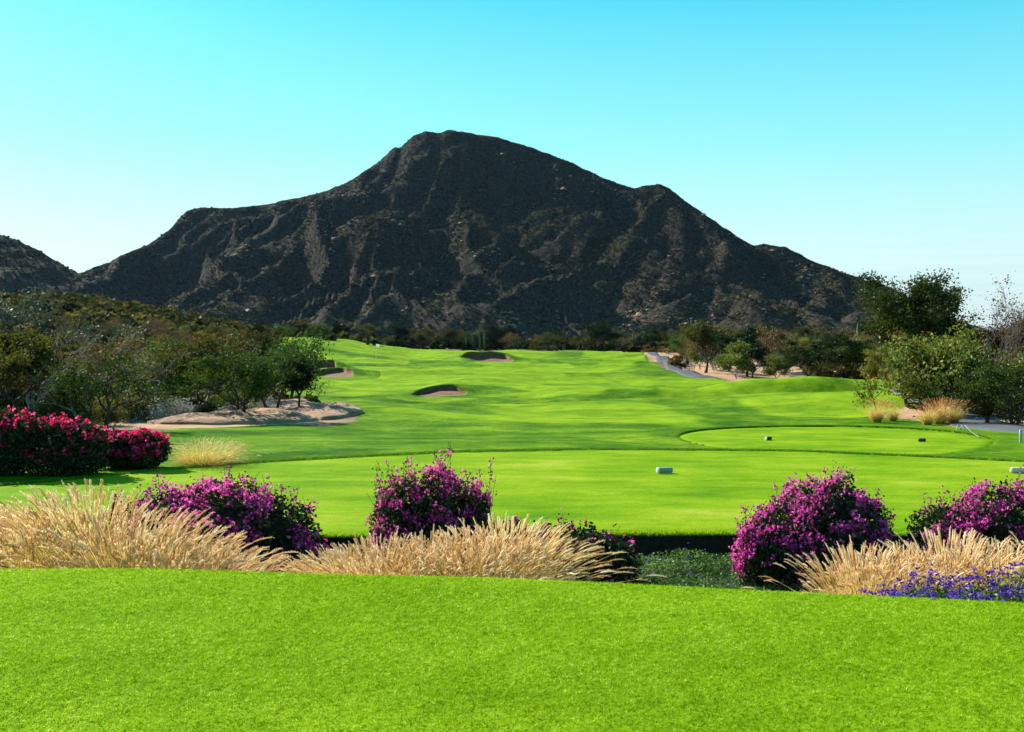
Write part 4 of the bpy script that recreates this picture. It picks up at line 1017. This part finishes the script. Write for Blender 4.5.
b5 = bush_kind('low_bougainvillea', 75, [(-.3, 0, .32, .42, .35, .26), (.2, 0, .33, .45, .35, .24), (.52, 0, .25, .3, .3, .22)], 7500, 300, 'magenta', sprigs=16, sprig_h=.12, patch=.5)
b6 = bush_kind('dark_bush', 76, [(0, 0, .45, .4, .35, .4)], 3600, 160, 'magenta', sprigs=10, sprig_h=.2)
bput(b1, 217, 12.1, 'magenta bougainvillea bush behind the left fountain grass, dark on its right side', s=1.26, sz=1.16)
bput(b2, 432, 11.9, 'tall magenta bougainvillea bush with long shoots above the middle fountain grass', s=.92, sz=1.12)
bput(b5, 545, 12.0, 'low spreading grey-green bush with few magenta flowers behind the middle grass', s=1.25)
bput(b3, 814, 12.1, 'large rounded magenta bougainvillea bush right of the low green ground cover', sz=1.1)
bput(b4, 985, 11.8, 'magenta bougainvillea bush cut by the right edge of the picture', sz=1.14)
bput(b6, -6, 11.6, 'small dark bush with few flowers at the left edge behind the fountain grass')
h1 = bush_kind('bougainvillea_hedge', 77, [(-1.6, 0, .7, .9, .6, .62), (-.75, 0, .72, .75, .6, .60), (.1, 0, .68, .65, .55, .55), (.72, 0, .58, .48, .5, .50), (-1.1, -.3, .35, 1, .4, .35), (.4, -.3, .30, .75, .4, .33), (-1.5, -.2, .28, .9, .5, .3), (.7, -.1, .26, .5, .45, .27)],
               20000, 560, 'pinkred', fsize=.07, lsize=.075, sprigs=12, sprig_h=.14, topbias=1.6, cat='hedge')
h2 = bush_kind('bougainvillea', 78, [(-.28, 0, .32, .34, .38, .28), (.2, 0, .34, .36, .38, .28), (-.2, -.1, .18, .36, .36, .18), (.22, -.1, .18, .34, .36, .18)], 6500, 330, 'pinkred', fsize=.065, lsize=.06, sprigs=6, sprig_h=.08, topbias=.9)
bput(h1, 50, 19.75, 'long dark hedge of crimson bougainvillea beyond the tee at the left edge', group=None, s=.84)
bput(h2, 133, 20.75, 'small crimson bougainvillea bush between the long hedge and the pale grass clump', group=None, s=1.12)

# yucca by the path on the right
def spiky_kind():
    r = np.random.default_rng(91); n = 150; a = r.uniform(0, TAU, n); el = r.uniform(.05, 1.35, n); ln = r.uniform(.6, 1.0, n)
    t = np.linspace(0, 1, 5)[None, :, None]; d = np.stack([np.cos(a) * np.cos(el), np.sin(a) * np.cos(el), np.sin(el)], -1)[:, None]
    P = np.array([0, 0, .25]) + d * t * ln[:, None, None] * np.array([1, 1, 1]); P[..., 2] -= .12 * t[..., 0] ** 2
    sd = np.cross(d, [[[0, 0, 1.]]]); sd /= np.linalg.norm(sd, axis=2)[..., None] + 1e-9; w = np.array([.7, 1, .9, .6, .05])[None, :, None] * .02
    v = np.stack([P - sd * w, P + sd * w], 2).reshape(-1, 3); i = np.arange(n * 10).reshape(n, 5, 2)
    f = np.stack([i[:, :-1, 0], i[:, :-1, 1], i[:, 1:, 1], i[:, 1:, 0]], -1).reshape(-1, 4)
    return Kind('yucca', 'plant', [('leaves', make_mesh('yucca_leaves', v, f, M['leaf_dark'], smooth=False, attrs={'rnd': ('FACE', r.random(len(f)))})),
                                   ('trunk', make_mesh('yucca_trunk', *tube([(0, 0, -.05), (0, 0, .15), (0, 0, .32)], [.09, .08, .05], 8), M['bark_dark']))])
x, y = at(988, 40); spiky_kind().place(x, y, zof(x, y), 0, 1.1, 'spiky dark yucca on the bare ground beyond the right-hand path')

# ------------------------------------------------------------------ low planting and grass
def leaf_stuff(name, x, y, zlo, hmax, size, seed, mats, label, flower=.0, fsz=.02, cat=None, bk=1.):
    r = np.random.default_rng(seed); n = len(x)
    bump = (.6 + .7 * (fbm(x * 2.3, y * 2.3, seed, 3) + .3)) * bk + .85 * (1 - bk); hh = np.clip(hmax * bump, .02, hmax * 1.3)
    z = zlo + hh * r.beta(3, 1.4, n)
    v, f = rand_quads(np.stack([x, y, z], -1), size * r.uniform(.6, 1.5, n), r, aspect=.6)
    mi = np.zeros(n, int); tn = np.clip(r.beta(2, 2.2, n) + .4 * fbm(x * 4, y * 4, seed + 3, 2), 0, 1)
    if flower:
        k = int(n * flower); q = r.choice(n, k, replace=False)
        m = 7; c = np.stack([x[q], y[q], zlo[q] + hh[q] * 1.02 + r.uniform(0, .06, k)], -1)
        c = (c[:, None] + r.normal(0, fsz * .42, (k, m, 3)) * np.array([1, 1, .5])).reshape(-1, 3)
        v2, f2 = rand_quads(c, np.full(len(c), fsz * .75), r, aspect=.9)
        f = np.concatenate([f, f2 + len(v)]); v = np.concatenate([v, v2]); mi = np.r_[mi, np.ones(len(f2), int)]; tn = np.r_[tn, r.random(len(f2))]
    return tag(link(name, make_mesh(name, v, f, mats, smooth=False, mi=mi, attrs={'rnd': ('FACE', tn)})), label, cat or name.replace('_', ' '), kind='stuff')
r = np.random.default_rng(81)
n = 150000; x = r.uniform(-6, 9, n); y = r.uniform(10.2, 13.7, n); k = fbm(x * 1.2, y * 1.2, 6, 3) > -.55
leaf_stuff('ground_cover', x[k], y[k], H(x[k], y[k]), .15, .034, 82, [M['cover'], M['violet']], 'low green ground cover with scattered violet flowers in the bed before the tee', .004, .022)
n = 26000; x = r.uniform(2.55, 5.4, n); y = lawn_edge(x) + r.uniform(.3, .85, n) ; k = (x - 2.55) * .9 + r.random(n) * .3 > (y - lawn_edge(x) - .35) * .4
zb = H(x, y); top = -.16 + np.clip((x - 2.5) * .105, 0, .24)
leaf_stuff('violet_flowers', x[k], y[k], zb[k], np.maximum(top - zb, .1)[k] * 1.1, .028, 84, [M['cover'], M['violet']], 'dense violet flowers with dark stems spilling along the lawn edge at the lower right', .026, .026, 'flowers', .4)

def blades(x, y, z, h, w, seed, mat, name, label, lean=.5, tone=None, cat='grass'):
    r = np.random.default_rng(seed); n = len(x); a = r.uniform(0, TAU, n); b = r.uniform(0, TAU, n)
    hh = h * r.uniform(.5, 1.3, n); l = lean * r.uniform(.1, 1, n) * hh
    base = np.stack([x, y, z], -1); sx = np.stack([np.cos(a), np.sin(a), a * 0], -1) * (w * r.uniform(.6, 1.3, n))[:, None] * .5
    tip = base + np.stack([np.cos(b) * l, np.sin(b) * l, hh], -1)
    v = np.stack([base - sx, base + sx, tip], 1).reshape(-1, 3)
    tn = r.beta(2, 2, n) if tone is None else np.clip(tone + r.normal(0, .16, n), 0, 1)
    return tag(link(name, make_mesh(name, v, np.arange(n * 3).reshape(n, 3), mat, smooth=False, attrs={'rnd': ('FACE', tn)})), label, cat, kind='stuff')
# the lawn underfoot
n = 1150000; u = r.random(n); y = 2.9 + (9.25 - 2.9) * u ** .8; x = r.uniform(-1, 1, n) * (1.2 + y * .56)
k = y < lawn_edge(x) + .75; x, y = x[k], y[k]
tone = .5 + .9 * vnoise(x * 75, y * 75, 1) + .22 * vnoise(x * 22, y * 22, 2) + .16 * fbm(x * .9, y * 1.6, 3, 3)
blades(x, y, H(x, y) - .002, .0125 * (1 + .9 * vnoise(x * 70, y * 70, 4)), .0042, 92, M['blade'], 'lawn_grass', 'bright short mown grass of the lawn in the foreground', 1.9, tone)
# fringe where the tee drops to the bed, and the longer collar behind it
n = 26000; x = r.uniform(-10.5, 11, n); y = tee_front(x) + r.uniform(-.01, .10, n)
blades(x, y, np.full(n, TEE_Z - .03) - r.uniform(0, .04, n), .045, .010, 93, M['blade'], 'edge_grass', 'shaggy grass fringe along the front rim of the nearer tee', 1.5)
n = 60000; x = r.uniform(-15.5, 15.5, n); y = tee_back(x) + r.uniform(.0, .22, n) ** 1.0
blades(x, y, np.full(n, TEE_Z + .005), .042, .011, 94, M['blade_rough'], 'edge_grass', 'collar of longer grass along the back rim of the nearer tee', .6)
n = 12000; a = r.uniform(-.1, math.pi + .25, n); w = (1 + .05 * np.sin(2 * a + .5) + .03 * np.sin(3 * a)) * (1 + r.uniform(.003, .012, n))
x = T2[0] + T2[2] * w * np.cos(a); y = T2[1] + T2[3] * w * np.sin(a)
blades(x, y, H(x, y) - .01, .032, .014, 95, M['blade_rough'], 'edge_grass', 'collar of longer grass round the second tee', .6)

# ------------------------------------------------------------------ camera, sky, sun, air
cam = D.cameras.new('camera'); co = D.objects.new('camera', cam); COL.objects.link(co); sc.camera = co
cam.sensor_width = 36; cam.lens = F / 1024 * 36; cam.clip_end = 12000; cam.clip_start = .05
co.location = (0, 0, EYE); co.rotation_euler = (math.pi / 2 - PITCH, 0, 0)

w = D.worlds.new('World'); sc.world = w; w.use_nodes = True; nt = w.node_tree; nt.nodes.clear()
out = N(nt, 'ShaderNodeOutputWorld'); bg = N(nt, 'ShaderNodeBackground'); bg.inputs[1].default_value = .079
sky = N(nt, 'ShaderNodeTexSky', sky_type='NISHITA'); sky.sun_disc = False; sky.sun_elevation = SUN_EL; sky.sun_rotation = SUN_AZ
sky.altitude = 0; sky.air_density = 1.0; sky.dust_density = 2.2; sky.ozone_density = 1.0
c = mixc(nt, 1.0, sky.outputs[0], (.42, 1.06, 1.0), 'MULTIPLY')
tc0 = N(nt, 'ShaderNodeTexCoord'); sp0 = N(nt, 'ShaderNodeSeparateXYZ'); L(nt, tc0.outputs['Generated'], sp0.inputs[0])
cast = ramp(nt, sp0.outputs[2], [(0, (.90, .98, 1)), (.07, (.80, 1, 1)), (.17, (.34, .93, 1)), (.29, (.045, .68, .92)), (.6, (.05, .42, .75)), (1, (.04, .28, .60))])
c = mixc(nt, .76, c, mixc(nt, 1.0, cast, (5.6, 5.6, 5.6), 'MULTIPLY'))
# thin streaks of cloud low over the horizon
tc = N(nt, 'ShaderNodeTexCoord'); sp = N(nt, 'ShaderNodeSeparateXYZ'); L(nt, tc.outputs['Generated'], sp.inputs[0])
mp = N(nt, 'ShaderNodeMapping'); mp.inputs['Scale'].default_value = (2.0, 2.0, 60); L(nt, tc.outputs['Generated'], mp.inputs[0])
st = ramp(nt, noise(nt, mp.outputs[0], 2.2, 4, .55), [(.45, (0, 0, 0)), (.65, (1, 1, 1))])
low = ramp(nt, sp.outputs[2], [(.0, (1, 1, 1)), (.05, (.9, .9, .9)), (.10, (0, 0, 0))])
c = mixc(nt, math_(nt, 'MULTIPLY', math_(nt, 'MULTIPLY', st, low), .22), c, (2.6, 3.6, 4.6))
L(nt, c, bg.inputs[0]); L(nt, bg.outputs[0], out.inputs[0])

sd = D.lights.new('sun', 'SUN'); sd.energy = 5.0; sd.angle = R(.55); sd.color = (1, .95, .86)
so = D.objects.new('sun', sd); COL.objects.link(so)
dv = Vector((math.sin(SUN_AZ) * math.cos(SUN_EL), math.cos(SUN_AZ) * math.cos(SUN_EL), math.sin(SUN_EL)))
so.rotation_euler = dv.to_track_quat('Z', 'Y').to_euler(); so.location = dv * 50

HAZE = True
if HAZE:
    x0, x1, y0, y1, z0, z1 = -4400, 4400, -4300, 5500, -8, 262
    v = np.array([(a, b, c_) for a in (x0, x1) for b in (y0, y1) for c_ in (z0, z1)], float)
    f = np.array([[0, 1, 3, 2], [4, 6, 7, 5], [0, 4, 5, 1], [2, 3, 7, 6], [0, 2, 6, 4], [1, 5, 7, 3]])
    m, nt2, o2 = new_mat('thin_air_haze'); pv = N(nt2, 'ShaderNodeVolumePrincipled')
    pv.inputs['Color'].default_value = (.45, .66, 1, 1); pv.inputs['Density'].default_value = .000015; pv.inputs['Anisotropy'].default_value = .3
    L(nt2, pv.outputs[0], o2.inputs['Volume'])
    tag(link('haze', make_mesh('haze', v, f, m, smooth=False)), 'thin blue haze in the air before the mountain', 'haze', kind='stuff')

vs_ = sc.view_settings; vs_.view_transform = 'Standard'; vs_.look = 'None'; vs_.gamma = 1; vs_.exposure = 1.25; vs_.use_curve_mapping = False
cy = sc.cycles; cy.max_bounces = 5; cy.diffuse_bounces = 3; cy.glossy_bounces = 2; cy.transmission_bounces = 3; cy.volume_bounces = 0; cy.transparent_max_bounces = 6
cy.caustics_reflective = False; cy.caustics_refractive = False; cy.use_denoising = True; cy.denoiser = 'OPENIMAGEDENOISE'
cy.denoising_input_passes = 'RGB_ALBEDO_NORMAL'; cy.sample_clamp_indirect = 6
